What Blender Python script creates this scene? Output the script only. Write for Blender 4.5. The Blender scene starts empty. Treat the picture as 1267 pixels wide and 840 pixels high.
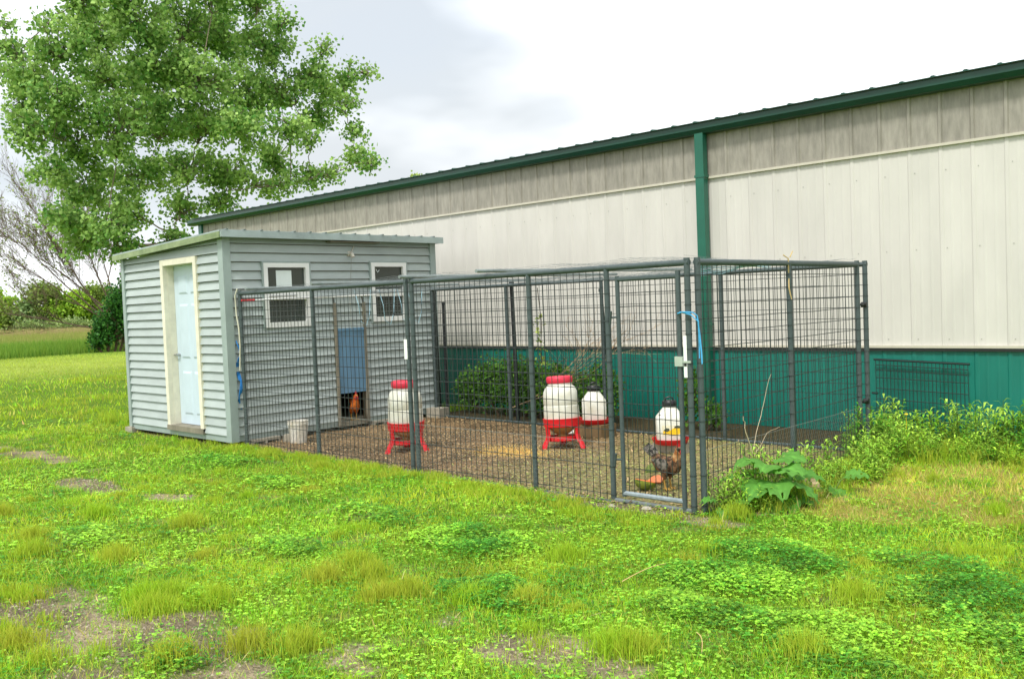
import bpy, math, random
import numpy as np
from mathutils import Vector, Matrix

SC = bpy.context.scene
COL = SC.collection
R = math.radians

# ------------------------------------------------------------------ camera
CAM = Vector((3.503, -5.562, 1.553))
YAW, PIT, ROL, FPX = 0.756, -0.039, 0.039, 1115.8
fw = Vector((-math.sin(YAW)*math.cos(PIT), math.cos(YAW)*math.cos(PIT), math.sin(PIT)))
rt = Vector((math.cos(YAW), math.sin(YAW), 0)); up = rt.cross(fw)
r2 = rt*math.cos(ROL) - up*math.sin(ROL); u2 = rt*math.sin(ROL) + up*math.cos(ROL)
cd = bpy.data.cameras.new('camera'); cam = bpy.data.objects.new('camera', cd); COL.objects.link(cam)
M = Matrix((r2, u2, -fw)).transposed().to_4x4(); M.translation = CAM
cam.matrix_world = M
cd.sensor_width = 36; cd.sensor_fit = 'HORIZONTAL'; cd.lens = FPX/1267*36; cd.clip_start = 0.05; cd.clip_end = 3000
SC.camera = cam

# ------------------------------------------------------------------ sky and sun
SUN_EL, SUN_AZ = R(56), math.atan2(-0.96, 0.24)      # direction towards the sun in the ground plane
sd = Vector((math.cos(SUN_EL)*math.cos(SUN_AZ), math.cos(SUN_EL)*math.sin(SUN_AZ), math.sin(SUN_EL)))
W = bpy.data.worlds.new('World'); SC.world = W; W.use_nodes = True
nt = W.node_tree; nt.nodes.clear()
def wn(t, **k):
    n = nt.nodes.new(t)
    for a, b in k.items(): setattr(n, a, b)
    return n
out = wn('ShaderNodeOutputWorld'); bg = wn('ShaderNodeBackground'); bg.inputs[1].default_value = 0.118
sky = wn('ShaderNodeTexSky', sky_type='NISHITA'); sky.sun_disc = False
sky.sun_elevation = SUN_EL; sky.sun_rotation = math.atan2(sd.x, sd.y); sky.air_density = 1.0; sky.dust_density = 2.5
tc = wn('ShaderNodeNewGeometry'); mp = wn('ShaderNodeMapping'); mp.inputs['Scale'].default_value = (1, 1, 2.6); mp.inputs['Location'].default_value = (1.34, 1.92, 0.86)
nz = wn('ShaderNodeTexNoise'); nz.inputs['Scale'].default_value = 1.9; nz.inputs['Detail'].default_value = 6; nz.inputs['Roughness'].default_value = 0.55
rp = wn('ShaderNodeValToRGB'); rp.color_ramp.elements[0].position = 0.36; rp.color_ramp.elements[1].position = 0.58
rp.color_ramp.elements[0].color = (0.88, 0.88, 0.88, 1); rp.color_ramp.elements[1].color = (1, 1, 1, 1)
nz2 = wn('ShaderNodeTexNoise'); nz2.inputs['Scale'].default_value = 1.3; nz2.inputs['Detail'].default_value = 5
rp2 = wn('ShaderNodeValToRGB'); rp2.color_ramp.elements[0].position = 0.36; rp2.color_ramp.elements[1].position = 0.60
rp2.color_ramp.elements[0].color = (3.1, 3.3, 3.45, 1); rp2.color_ramp.elements[1].color = (7.6, 7.7, 7.8, 1)
mx = wn('ShaderNodeMixRGB')
L = nt.links.new
L(tc.outputs['Incoming'], mp.inputs[0]); L(mp.outputs[0], nz.inputs[0]); L(mp.outputs[0], nz2.inputs[0]); L(nz.outputs[0], rp.inputs[0]); L(nz2.outputs[0], rp2.inputs[0])
L(rp.outputs[0], mx.inputs[0]); L(sky.outputs[0], mx.inputs[1]); L(rp2.outputs[0], mx.inputs[2])
L(mx.outputs[0], bg.inputs[0]); L(bg.outputs[0], out.inputs[0])
sl = bpy.data.lights.new('sun', 'SUN'); sl.energy = 1.5; sl.angle = R(10); sl.color = (1, 0.965, 0.91)
so = bpy.data.objects.new('sun', sl); COL.objects.link(so); so.location = (0, 0, 20)
so.rotation_euler = sd.to_track_quat('Z', 'Y').to_euler()
vs = SC.view_settings; vs.view_transform = 'Standard'; vs.look = 'None'; vs.gamma = 1; vs.exposure = 1.12; vs.use_curve_mapping = False
SC.render.engine = 'CYCLES'

# ------------------------------------------------------------------ helpers
rng = np.random.default_rng(7); rnd = random.Random(11)
def S(r, g, b):
    f = lambda c: (c/255/12.92 if c/255 <= 0.04045 else ((c/255+0.055)/1.055)**2.4)
    return (f(r), f(g), f(b))
MATS = {}

def mat(name, col, rough=0.6, var=0.12, scale=6, bump=0.0, bscale=60, metal=0.0, objvar=0.0, col2=None, streak=1.0, trans=0.0, spec=0.5, bdist=0.004, lo=0.35, hi=0.65):
    if name in MATS: return MATS[name]
    m = bpy.data.materials.new(name); m.use_nodes = True; t = m.node_tree; n = t.nodes; l = t.links.new
    p = n['Principled BSDF']; p.inputs['Roughness'].default_value = rough; p.inputs['Metallic'].default_value = metal
    p.inputs['Specular IOR Level'].default_value = spec
    c = n.new('ShaderNodeTexCoord'); mpp = n.new('ShaderNodeMapping'); mpp.inputs['Scale'].default_value = (1, 1, streak)
    oi = n.new('ShaderNodeObjectInfo'); mm = n.new('ShaderNodeMath'); mm.operation = 'MULTIPLY'; mm.inputs[1].default_value = 37
    z = n.new('ShaderNodeTexNoise'); z.noise_dimensions = '4D'; z.inputs['Scale'].default_value = scale; z.inputs['Detail'].default_value = 5; z.inputs['Roughness'].default_value = 0.62
    l(c.outputs['Object'], mpp.inputs[0]); l(mpp.outputs[0], z.inputs['Vector']); l(oi.outputs['Random'], mm.inputs[0]); l(mm.outputs[0], z.inputs['W'])
    rr = n.new('ShaderNodeValToRGB'); e = rr.color_ramp.elements; e[0].position = lo; e[1].position = hi
    a = [v*(1-var) for v in col]; b = [min(1, v*(1+var)) for v in col] if col2 is None else list(col2)
    e[0].color = (*a, 1); e[1].color = (*b, 1); l(z.outputs[0], rr.inputs[0])
    last = rr.outputs[0]
    if objvar:
        hv = n.new('ShaderNodeHueSaturation'); mr = n.new('ShaderNodeMapRange'); mr.inputs[3].default_value = 1-objvar; mr.inputs[4].default_value = 1+objvar
        l(oi.outputs['Random'], mr.inputs[0]); l(mr.outputs[0], hv.inputs['Value']); l(last, hv.inputs['Color']); last = hv.outputs[0]
    l(last, p.inputs['Base Color'])
    if bump:
        z2 = n.new('ShaderNodeTexNoise'); z2.inputs['Scale'].default_value = bscale; z2.inputs['Detail'].default_value = 4
        l(mpp.outputs[0], z2.inputs['Vector']); bb = n.new('ShaderNodeBump'); bb.inputs['Strength'].default_value = bump; bb.inputs['Distance'].default_value = bdist
        l(z2.outputs[0], bb.inputs['Height']); l(bb.outputs[0], p.inputs['Normal'])
    MATS[name] = m; return m
def leafmat(name, trans=0.4, rough=0.55, spec=0.25):
    if name in MATS: return MATS[name]
    m = bpy.data.materials.new(name); m.use_nodes = True; t = m.node_tree; n = t.nodes; l = t.links.new
    p = n['Principled BSDF']; p.inputs['Roughness'].default_value = rough; p.inputs['Specular IOR Level'].default_value = spec
    at = n.new('ShaderNodeAttribute'); at.attribute_name = 'Col'
    tr = n.new('ShaderNodeBsdfTranslucent'); ms = n.new('ShaderNodeMixShader'); ms.inputs[0].default_value = trans
    hv = n.new('ShaderNodeHueSaturation'); hv.inputs['Value'].default_value = 1.25; hv.inputs['Hue'].default_value = 0.485
    l(at.outputs['Color'], p.inputs['Base Color']); l(at.outputs['Color'], hv.inputs['Color']); l(hv.outputs[0], tr.inputs[0])
    l(p.outputs[0], ms.inputs[1]); l(tr.outputs[0], ms.inputs[2]); l(ms.outputs[0], n['Material Output'].inputs[0])
    MATS[name] = m; return m

def link(name, me, m=None, parent=None, loc=None):
    o = bpy.data.objects.new(name, me); COL.objects.link(o)
    if m is not None and me is not None and not me.materials: me.materials.append(m)
    if parent is not None: o.parent = parent
    if loc is not None: o.location = loc
    return o
def tag(o, label=None, cat=None, group=None, kind=None):
    if label: o['label'] = label
    if cat: o['category'] = cat
    if group: o['group'] = group
    if kind: o['kind'] = kind
    return o
def thing(name, label, cat, loc=(0, 0, 0), rz=0, group=None):
    o = bpy.data.objects.new(name, None); COL.objects.link(o); o.empty_display_size = 0.1
    o.location = loc; o.rotation_euler = (0, 0, rz); return tag(o, label, cat, group)
def copy_tree(o, parent=None):
    c = o.copy(); COL.objects.link(c); c.parent = parent
    for ch in list(o.children): copy_tree(ch, c)
    return c

class MB:
    def __init__(s): s.v = []; s.f = []
    def add(s, vs_, fs):
        k = len(s.v); s.v += [tuple(p) for p in vs_]; s.f += [tuple(i+k for i in f) for f in fs]; return s
    def box(s, x0, x1, y0, y1, z0, z1):
        return s.add([(x0,y0,z0),(x1,y0,z0),(x1,y1,z0),(x0,y1,z0),(x0,y0,z1),(x1,y0,z1),(x1,y1,z1),(x0,y1,z1)],
                     [(3,2,1,0),(4,5,6,7),(0,1,5,4),(1,2,6,5),(2,3,7,6),(3,0,4,7)])
    def tube(s, p0, p1, r0, r1=None, n=8, caps=True):
        return s.path([p0, p1], [r0, r0 if r1 is None else r1], n, caps)
    def path(s, pts, rad, n=6, caps=True, sq=1.0):
        pts = [Vector(p) for p in pts]; N = len(pts)
        if not isinstance(rad, (list, tuple)): rad = [rad]*N
        vs_ = []; prev = None
        for i, p in enumerate(pts):
            d = (pts[min(i+1, N-1)]-pts[max(i-1, 0)])
            d = d.normalized() if d.length > 1e-9 else Vector((0, 0, 1))
            if prev is None:
                a = d.orthogonal().normalized() if abs(d.z) < 0.9 else Vector((1, 0, 0)); a = (a-d*a.dot(d)).normalized()
            else:
                a = prev-d*prev.dot(d); a = a.normalized() if a.length > 1e-6 else d.orthogonal().normalized()
            prev = a; b = d.cross(a)
            for k in range(n):
                t = 2*math.pi*(k+0.5)/n; vs_.append(p+(a*math.cos(t)+b*math.sin(t)*sq)*rad[i])
        fs = [(i*n+k, i*n+(k+1)%n, (i+1)*n+(k+1)%n, (i+1)*n+k) for i in range(N-1) for k in range(n)]
        if caps: fs += [tuple(range(n-1, -1, -1)), tuple((N-1)*n+k for k in range(n))]
        return s.add(vs_, fs)
    def lathe(s, prof, n=24, c=(0, 0, 0), cap=True):
        vs_ = [(c[0]+r*math.cos(2*math.pi*k/n), c[1]+r*math.sin(2*math.pi*k/n), c[2]+z) for r, z in prof for k in range(n)]
        N = len(prof)
        fs = [(i*n+k, i*n+(k+1)%n, (i+1)*n+(k+1)%n, (i+1)*n+k) for i in range(N-1) for k in range(n)]
        if cap: fs += [tuple(range(n-1, -1, -1)), tuple((N-1)*n+k for k in range(n))]
        return s.add(vs_, fs)
    def prism(s, poly, a0, a1, axis='z'):
        n = len(poly)
        def P(u, w, a):
            return {'z': (u, w, a), 'y': (u, a, w), 'x': (a, u, w)}[axis]
        return s.add([P(u, w, a0) for u, w in poly]+[P(u, w, a1) for u, w in poly],
                     [tuple(range(n-1, -1, -1)), tuple(range(n, 2*n))]+[(i, (i+1)%n, n+(i+1)%n, n+i) for i in range(n)])
    def loft(s, rings):
        n = len(rings[0]); N = len(rings)
        fs = [(i*n+k, i*n+(k+1)%n, (i+1)*n+(k+1)%n, (i+1)*n+k) for i in range(N-1) for k in range(n)]
        fs += [tuple(range(n-1, -1, -1)), tuple((N-1)*n+k for k in range(n))]
        return s.add([p for r in rings for p in r], fs)
    def mesh(s, name, smooth=False):
        me = bpy.data.meshes.new(name); me.from_pydata(s.v, [], s.f); me.update()
        import bmesh
        bm = bmesh.new(); bm.from_mesh(me); bmesh.ops.recalc_face_normals(bm, faces=bm.faces); bm.to_mesh(me); bm.free()
        if smooth:
            me.polygons.foreach_set('use_smooth', [True]*len(me.polygons))
            try: me.set_sharp_from_angle(angle=R(40))
            except Exception: pass
        return me
    def build(s, name, m, parent=None, loc=None, smooth=False):
        return link(name, s.mesh(name, smooth), m, parent, loc)

def mesh_tris(name, V, F, C=None):
    """numpy triangles -> mesh with a per-point colour"""
    V = np.asarray(V, np.float32); F = np.asarray(F, np.int32)
    me = bpy.data.meshes.new(name); me.vertices.add(len(V)); me.vertices.foreach_set('co', V.ravel())
    me.loops.add(F.size); me.loops.foreach_set('vertex_index', F.ravel())
    me.polygons.add(len(F)); me.polygons.foreach_set('loop_start', np.arange(0, F.size, 3, dtype=np.int32))
    me.update(calc_edges=True)
    if C is not None:
        a = me.color_attributes.new('Col', 'FLOAT_COLOR', 'POINT')
        c4 = np.ones((len(V), 4), np.float32); c4[:, :3] = C; a.data.foreach_set('color', c4.ravel())
    return me

def vnoise(x, y, sc, seed):
    g = np.random.default_rng(seed).random((257, 257))
    x = np.asarray(x, float)*sc+1000.3; y = np.asarray(y, float)*sc+1000.7
    xi = np.floor(x).astype(int); yi = np.floor(y).astype(int); fx = x-xi; fy = y-yi
    fx = fx*fx*(3-2*fx); fy = fy*fy*(3-2*fy); a = xi % 256; b = yi % 256
    return (g[a, b]*(1-fx)+g[a+1, b]*fx)*(1-fy)+(g[a, b+1]*(1-fx)+g[a+1, b+1]*fx)*fy
def fbm(x, y, sc, seed, o=3):
    t = 0; w = 1; s = 0
    for k in range(o): t = t+w*vnoise(x, y, sc*2**k, seed+k); s += w; w *= 0.5
    return t/s
def sstep(a, b, x):
    t = np.clip((x-a)/(b-a), 0, 1); return t*t*(3-2*t)

# ------------------------------------------------------------------ ground
SOIL = [(-1.0,-3.85,.7,.42),(-.68,-3.6,.6,.34),(-.1,-3.62,.5,.3),(-1.7,-3.95,.55,.4),(.9,-2.64,.44,.27),(.25,-2.6,.16,.1),
        (-7.7,-1.7,.8,.22),(-5.3,-2.15,.6,.2),(-8.6,-1.9,.7,.25),(-4.0,-2.0,.4,.14),(.2,-3.2,.34,.18),
        (-.4,-.14,.75,.14),(-1.4,-.12,.7,.1),(.2,-.15,.35,.14),(-3.0,-.1,.5,.1),(.4,.3,.2,.15)]
DRY = [(.6,1.9,.4,.5),(1.15,1.3,.5,.5),(.95,.6,.4,.25),(1.15,2.5,.35,.4),(.5,.8,.25,.4),(1.75,1.1,.4,.35),(1.9,2.1,.5,.6)]
def blob(x, y, L_):
    m = np.full(np.shape(x), -9.0)
    for cx, cy, rx, ry in L_: m = np.maximum(m, 1-((x-cx)/rx)**2-((y-cy)/ry)**2)
    return m
def soil_mask(x, y):
    n = fbm(x, y, 2.6, 21, 5)*.6+fbm(x, y, 11, 23, 3)*.4
    m = sstep(-.1, .8, np.maximum(blob(x, y, SOIL), -1.2)+(n-.5)*3.4)
    return np.maximum(m, sstep(.66, .78, fbm(x, y, 4.3, 55, 4))*.4)
def dry_mask(x, y): return sstep(-.3, .5, np.maximum(blob(x, y, DRY), -1.5)+(fbm(x, y, 2.2, 31, 4)-.5)*2.2)
def in_run(x, y): return (x > -6.2) & (x < 0.03) & (y > 0.0) & (y < 3.02)
def in_shed(x, y): return (x > -8.95) & (x < -6.16) & (y > -.16) & (y < 3.2)
def gz(x, y):
    x = np.asarray(x, float); y = np.asarray(y, float)
    edge = np.maximum(np.maximum(-9.3-x, x-0.5), np.maximum(-.35-y, 0))     # distance outside the yard block
    k = sstep(0, 1.2, edge)*sstep(4.6, 3.4, y)
    far = sstep(60, 20, np.hypot(x-CAM.x, y-CAM.y))
    inr = sstep(0, .5, np.minimum(np.minimum(x+6.1, -.1-x), np.minimum(y-.1, 2.9-y)))
    return k*far*((fbm(x, y, .7, 3, 2)-.5)*.07+(fbm(x, y, 3.2, 5, 2)-.5)*.03)-.004+inr*(fbm(x, y, 2.2, 9, 3)-.5)*.05
def axis(lo, hi, step, far):
    a = list(np.arange(lo, hi+1e-6, step)); d = step; L1 = [lo]; R1 = [hi]
    while L1[-1] > -far: d *= 1.16; L1.append(L1[-1]-d)
    d = step
    while R1[-1] < far: d *= 1.16; R1.append(R1[-1]+d)
    return np.array(L1[:0:-1]+a+R1[1:])
gx = axis(-10.5, 3.4, .07, 700); gy = axis(-4.8, 4.6, .07, 700)
X, Y = np.meshgrid(gx, gy, indexing='ij'); Z = gz(X, Y)
nx, ny = X.shape
V = np.stack([X, Y, Z], -1).reshape(-1, 3)
I = (np.arange(nx-1)[:, None]*ny+np.arange(ny-1)[None]).ravel()
F = np.concatenate([np.stack([I, I+ny, I+ny+1], 1), np.stack([I, I+ny+1, I+1], 1)])
def mixc(a, b, t): return np.asarray(a)*(1-t[..., None])+np.asarray(b)*t[..., None]
C_SOIL = np.array(S(156, 142, 116)); C_SOIL2 = np.array(S(116, 106, 86)); C_LAWN = np.array(S(112, 140, 38)); C_DRY = np.array(S(176, 156, 84))
xf, yf = X.ravel(), Y.ravel()
c = mixc(C_LAWN, np.array(S(78, 110, 30)), fbm(xf, yf, 3.5, 71, 3))
dist = np.hypot(xf-CAM.x, yf-CAM.y)
c = mixc(c, np.array(S(160, 176, 76)), sstep(24, 34, dist)*(.5+.5*fbm(xf, yf, .6, 4, 3)))
c = mixc(c, np.array(S(108, 140, 46)), sstep(42, 46, dist))
c = mixc(c, np.array(S(136, 138, 78)), sstep(60, 85, dist))
sm = soil_mask(xf, yf)*sstep(20, 12, dist)
c = mixc(c, C_DRY, dry_mask(xf, yf)*sstep(20, 12, dist)*.55)
c = mixc(c, mixc(C_SOIL, C_SOIL2, sstep(.35, .65, fbm(xf, yf, 3, 77, 3))), sm)
rn = in_run(xf, yf) | in_shed(xf, yf)
runc = mixc(np.array(S(150, 124, 92)), np.array(S(112, 94, 72)), sstep(.35, .65, fbm(xf, yf, 2.5, 90, 3)))
runc = mixc(runc, np.array(S(154, 146, 100)), sstep(-3.2, -1.5, xf+(fbm(xf, yf, 2, 93, 3)-.5)*2)*.8)
runc = mixc(runc, np.array(S(225, 190, 110)), sstep(.2, .9, 1-((xf+3.0)/.55)**2-((yf-1.25)/.32)**2+(fbm(xf, yf, 5, 95, 2)-.5)))
c = np.where(rn[:, None], runc, c)
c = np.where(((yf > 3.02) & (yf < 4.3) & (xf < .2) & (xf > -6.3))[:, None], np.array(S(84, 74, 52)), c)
gme = mesh_tris('ground', V, F, c)
gm = bpy.data.materials.new('ground_soil'); gm.use_nodes = True
t = gm.node_tree; n = t.nodes; l = t.links.new; p = n['Principled BSDF']; p.inputs['Roughness'].default_value = .95; p.inputs['Specular IOR Level'].default_value = .1
at = n.new('ShaderNodeAttribute'); at.attribute_name = 'Col'; tcx = n.new('ShaderNodeTexCoord')
na = n.new('ShaderNodeTexNoise'); na.inputs['Scale'].default_value = 45; na.inputs['Detail'].default_value = 6; na.inputs['Roughness'].default_value = .7
nb = n.new('ShaderNodeTexVoronoi'); nb.inputs['Scale'].default_value = 70
mr = n.new('ShaderNodeMapRange'); mr.inputs[1].default_value = .3; mr.inputs[2].default_value = .7; mr.inputs[3].default_value = .55; mr.inputs[4].default_value = 1.45
hv = n.new('ShaderNodeHueSaturation'); bu = n.new('ShaderNodeBump'); bu.inputs['Strength'].default_value = .8; bu.inputs['Distance'].default_value = .02
ad = n.new('ShaderNodeMath'); ad.operation = 'ADD'
l(tcx.outputs['Object'], na.inputs[0]); l(tcx.outputs['Object'], nb.inputs[0]); l(na.outputs[0], mr.inputs[0]); l(mr.outputs[0], hv.inputs['Value']); l(at.outputs['Color'], hv.inputs['Color'])
l(hv.outputs[0], p.inputs['Base Color']); l(na.outputs[0], ad.inputs[0]); l(nb.outputs['Distance'], ad.inputs[1]); l(ad.outputs[0], bu.inputs['Height']); l(bu.outputs[0], p.inputs['Normal'])
ground = link('ground', gme, gm); tag(ground, 'wide flat yard and field of grass, clover and bare soil', 'ground', kind='structure')

# ------------------------------------------------------------------ metal barn
M_beige = mat('barn_beige', S(200, 197, 189), .45, .05, 3, .05, 20, objvar=.025, streak=.3)
M_green = mat('barn_green', S(16, 112, 98), .4, .1, 4, .05, 20, objvar=.04, streak=.3)
M_fascia = mat('gutter_green', S(8, 64, 48), .35, .1, 3)
M_spout = mat('downspout_green', S(18, 94, 74), .35, .1, 3)
M_light = mat('light_panel_grey', S(136, 132, 121), .55, .08, 18, .1, 40, objvar=.05, col2=S(156, 151, 139), streak=.22)
M_trimb = mat('barn_trim_beige', S(192, 187, 170), .45, .06, 4)
M_dark = mat('dark_flashing', S(30, 34, 32), .5, .1, 4)
BY = 4.2
barn = thing('metal_barn', 'long beige and green metal barn with grey light panels and green gutter', 'barn', (0, BY, 0))
def rib_profile(w=.305, h=.008, d=.012, minor=.002):
    return [(0, 0), (.012, -h), (.038, -h), (.05, 0), (.105, 0), (.112, -minor), (.128, -minor), (.135, 0), (.205, 0), (.212, -minor), (.228, -minor), (.235, 0), (w, 0), (w, d), (0, d)]
P = rib_profile()
m_w = MB().prism(P, .0, .905).mesh('wainscot_panel'); m_b = MB().prism(P, .955, 2.985).mesh('siding_panel')
P2 = rib_profile(h=.016, minor=.0015)
m_l = MB().prism(P2, 3.012, 3.6).mesh('light_panel')
roofm = MB()
rp_ = [(0, 0), (.012, .013), (.04, .013), (.052, 0), (.305, 0), (.305, -.008), (0, -.008)]
n_ = len(rp_)
roofm.add([(u, -.2, 3.655+w) for u, w in rp_]+[(u, 6.2, 4.18+w) for u, w in rp_], [tuple(range(n_-1, -1, -1)), tuple(range(n_, 2*n_))]+[(i, (i+1) % n_, n_+(i+1) % n_, n_+i) for i in range(n_)])
m_r = roofm.mesh('roof_panel')
x = .06-.305*49; NP = 0
screw = MB()
while x < 4.5:
    link('wainscot_panel', m_w, M_green, barn, (x, 0, 0)); link('siding_panel', m_b, M_beige, barn, (x, 0, 0))
    link('light_panel', m_l, M_light, barn, (x, 0, 0)); link('roof_panel', m_r, M_fascia, barn, (x, 0, 0))
    for zz in (2.74, 1.95, 1.02): screw.box(x+.07, x+.078, -.006, 0, zz, zz+.008)
    NP += 1; x += .305
x0b, x1b = .06-.305*49, x
tag(screw.build('screw_head', mat('screw_grey', S(150, 150, 140), .4), barn), kind='stuff')
MB().box(x0b-.02, x1b, -.034, .0, 2.985, 3.012).build('trim_strip', M_trimb, barn)
MB().box(x0b-.02, x1b, -.036, .0, .932, .958).build('trim_strip', M_trimb, barn)
MB().box(x0b-.02, x1b, -.03, .0, .9, .9315).build('flashing', M_dark, barn)
MB().prism([(-.005, 3.525), (-.13, 3.525), (-.165, 3.575), (-.165, 3.645), (-.155, 3.645), (-.15, 3.59), (-.125, 3.54), (-.005, 3.54)], x0b-.25, x1b, 'x').build('gutter', M_fascia, barn)
MB().box(x0b-.2, x1b, -.01, .02, 3.54, 3.645).build('fascia', M_fascia, barn)
MB().box(x0b-.012, x0b+.12, -.045, .1, 0, 3.53).build('corner_trim', M_spout, barn)
sp = MB().prism([(-2.40, -.135), (-2.285, -.135), (-2.285, -.04), (-2.40, -.04)], .12, 3.54).build('downspout', M_spout, barn)
for zz in (1.2, 3.0): MB().box(-2.412, -2.273, -.142, -.03, zz, zz+.03).build('bracket', M_spout, sp)
MB().box(x0b, x1b, .03, .15, 0, 3.55).build('wall', M_beige, barn)
MB().prism([(.15, 0), (12.2, 0), (12.2, 3.55), (6.2, 4.12), (.15, 3.62)], x0b, x0b+.12, 'x').build('end_wall', M_beige, barn)
MB().prism([(.15, 0), (12.2, 0), (12.2, 3.55), (6.2, 4.12), (.15, 3.62)], x1b-.12, x1b, 'x').build('end_wall', M_beige, barn)
MB().prism([(6.2, 4.19), (12.5, 3.62), (12.5, 3.58), (6.2, 4.15)], x0b-.2, x1b, 'x').build('back_roof', M_fascia, barn)

# ------------------------------------------------------------------ shed
M_sid = mat('shed_siding', S(167, 177, 174), .5, .08, 2.5, .06, 30, objvar=.045, streak=3)
M_cor = mat('shed_corner', S(150, 164, 160), .5, .08, 4)
M_cream = mat('cream_frame', S(222, 217, 196), .6, .1, 8, .1, 40)
M_door = mat('door_blue', S(194, 210, 220), .45, .04, 4)
M_white = mat('white_vinyl', S(232, 233, 230), .4, .04, 5)
M_fas = mat('shed_fascia', S(120, 140, 92), .5, .2, 5, col2=S(150, 164, 120))  # green reflection of the tree put into the front fascia's base colour
M_galv = mat('galvanised_edge', S(158, 172, 170), .4, .15, 3, metal=.3)
M_blue = mat('pop_door_blue', S(98, 136, 164), .55, .15, 14, .2, 60, streak=.15)
M_wood = mat('weathered_wood', S(128, 122, 106), .8, .25, 12, .3, 50, streak=.2)
M_conc = mat('concrete', S(158, 152, 136), .9, .2, 14, .5, 60)
M_in = mat('shed_inside', S(120, 104, 80), .8, .2, 5)
M_steel = mat('steel', S(170, 172, 170), .35, .1, 10, metal=.8)
def glass():
    m = bpy.data.materials.new('window_glass'); m.use_nodes = True; p = m.node_tree.nodes['Principled BSDF']
    p.inputs['Base Color'].default_value = (.035, .045, .036, 1); p.inputs['Roughness'].default_value = .06; p.inputs['Specular IOR Level'].default_value = .6; return m
M_glass = glass()
SX, SY, EX, EY, ZB = -6.21, -.129, -8.90, 3.134, .06
shed = thing('chicken_shed', 'small shed of pale grey lap siding with light blue door and two white windows', 'shed', (0, 0, 0))
def ztop(x): return 2.475-(SX-x)*.034
CH = .1085
def board(u0, u1, z0, z1, z1b, wall):
    """one lap board, u along the wall; bottom edge proud"""
    if u1-u0 < .015: return
    if wall == 'f':
        pts = [(u0, SY-.034, z0), (u1, SY-.034, z0), (u1, SY-.005, z1b), (u0, SY-.005, z1), (u0, SY+.012, z0), (u1, SY+.012, z0), (u1, SY+.012, z1b), (u0, SY+.012, z1)]
    elif wall == 's':
        pts = [(SX+.034, u0, z0), (SX+.034, u1, z0), (SX+.005, u1, z1b), (SX+.005, u0, z1), (SX-.012, u0, z0), (SX-.012, u1, z0), (SX-.012, u1, z1b), (SX-.012, u0, z1)]
    MB().add(pts, [(0,1,2,3),(5,4,7,6),(4,5,1,0),(3,2,6,7),(4,0,3,7),(1,5,6,2)]).build('siding_board', M_sid, shed)
DX0, DX1, DZ0, DZ1 = -7.76, -6.82, .14, 2.29
WIN = [(.36, 1.01, 1.38, 2.17), (1.995, 2.6, 1.39, 2.185)]
POP = (1.36, 1.865, .06, 1.66)
rr_ = random.Random(3)
for k in range(24):
    z0 = .125+k*CH; zA = z0+CH-.008
    # front wall
    segs = [(EX+.05, SX-.06)]
    if z0 < DZ1 and zA+.012 > DZ0: segs = [(EX+.05, DX0+.002), (DX1-.002, SX-.06)]
    elif rr_.random() < .5:
        q = rr_.uniform(-8, -7); segs = [(EX+.05, q), (q+.003, SX-.06)]
    if z0 < DZ1 < zA: board(DX0, DX1, DZ1+.001, zA, zA, 'f')
    for a, b in segs:
        ta, tb = ztop(a)-.01, ztop(b)-.01
        if z0 < min(ta, tb)-.01: board(a, b, z0, min(zA, ta), min(zA, tb), 'f')
        elif z0 < tb: board(b-(tb-z0)/.034, b, z0, z0+.002, tb, 'f')
    # window wall
    zA = min(zA, 2.465)
    if z0 > 2.44: continue
    cuts = [(SY+.05, SY+.05)]
    for (a, b, c0, c1) in WIN:
        if z0 < c1 and zA-.02 > c0: cuts.append((a+.004, b-.004))
    if z0 < POP[3] and z0 < 1.28: cuts.append((POP[0]+.003, POP[1]-.003))
    elif z0 < POP[3]: cuts += [(POP[0]+.003, POP[0]+.035), (POP[1]-.035, POP[1]-.003)]
    for (a, b, c0, c1) in WIN:
        if z0 < c0 < zA-.02: board(a+.004, b-.004, z0, c0, c0, 's')
    cuts.append((EY-.06, EY-.06)); cuts.sort()
    for i in range(len(cuts)-1):
        board(cuts[i][1], cuts[i+1][0], z0, zA, zA, 's')
# wall cores (hollow shed with real openings)
core = MB()
def ow(u0, u1, z0, z1): core.box(SX-.06, SX-.013, u0, u1, z0, z1)
ow(SY+.06, .38, .1, 2.46); ow(.38, .99, .1, 1.4); ow(.38, .99, 2.15, 2.46); ow(.99, 1.39, .1, 2.46); ow(1.39, 1.835, 1.28, 2.46); ow(1.835, 2.015, .1, 2.46)
ow(2.015, 2.58, .1, 1.41); ow(2.015, 2.58, 2.165, 2.46); ow(2.58, EY, .1, 2.46)
core.build('wall', M_in, shed)
c2 = MB(); c2.box(EX, DX0+.03, SY+.013, SY+.06, .1, 2.36).box(DX1-.03, SX-.06, SY+.013, SY+.06, .1, 2.44).box(DX0+.03, DX1-.03, SY+.013, SY+.06, 2.26, 2.39)
c2.build('wall', M_in, shed)
MB().box(EX, EX+.05, SY+.06, EY, .1, 2.37).build('wall', M_sid, shed)
MB().box(EX+.05, SX-.06, EY-.05, EY, .1, 2.37).build('wall', M_sid, shed)
MB().box(EX+.05, SX-.06, SY+.06, EY-.05, .1, .14).build('floor', M_wood, shed)
MB().box(EX, SX, SY-.016, SY+.05, .045, .124).build('skid', M_cor, shed)
MB().box(SX-.05, SX+.014, SY+.05, POP[0], .05, .124).build('skid', M_cor, shed)
MB().box(SX-.05, SX+.014, POP[1], EY, .05, .124).build('skid', M_cor, shed)
MB().box(SX-.05, SX+.02, POP[0], POP[1], .04, .1).build('skid', M_wood, shed)
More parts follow.
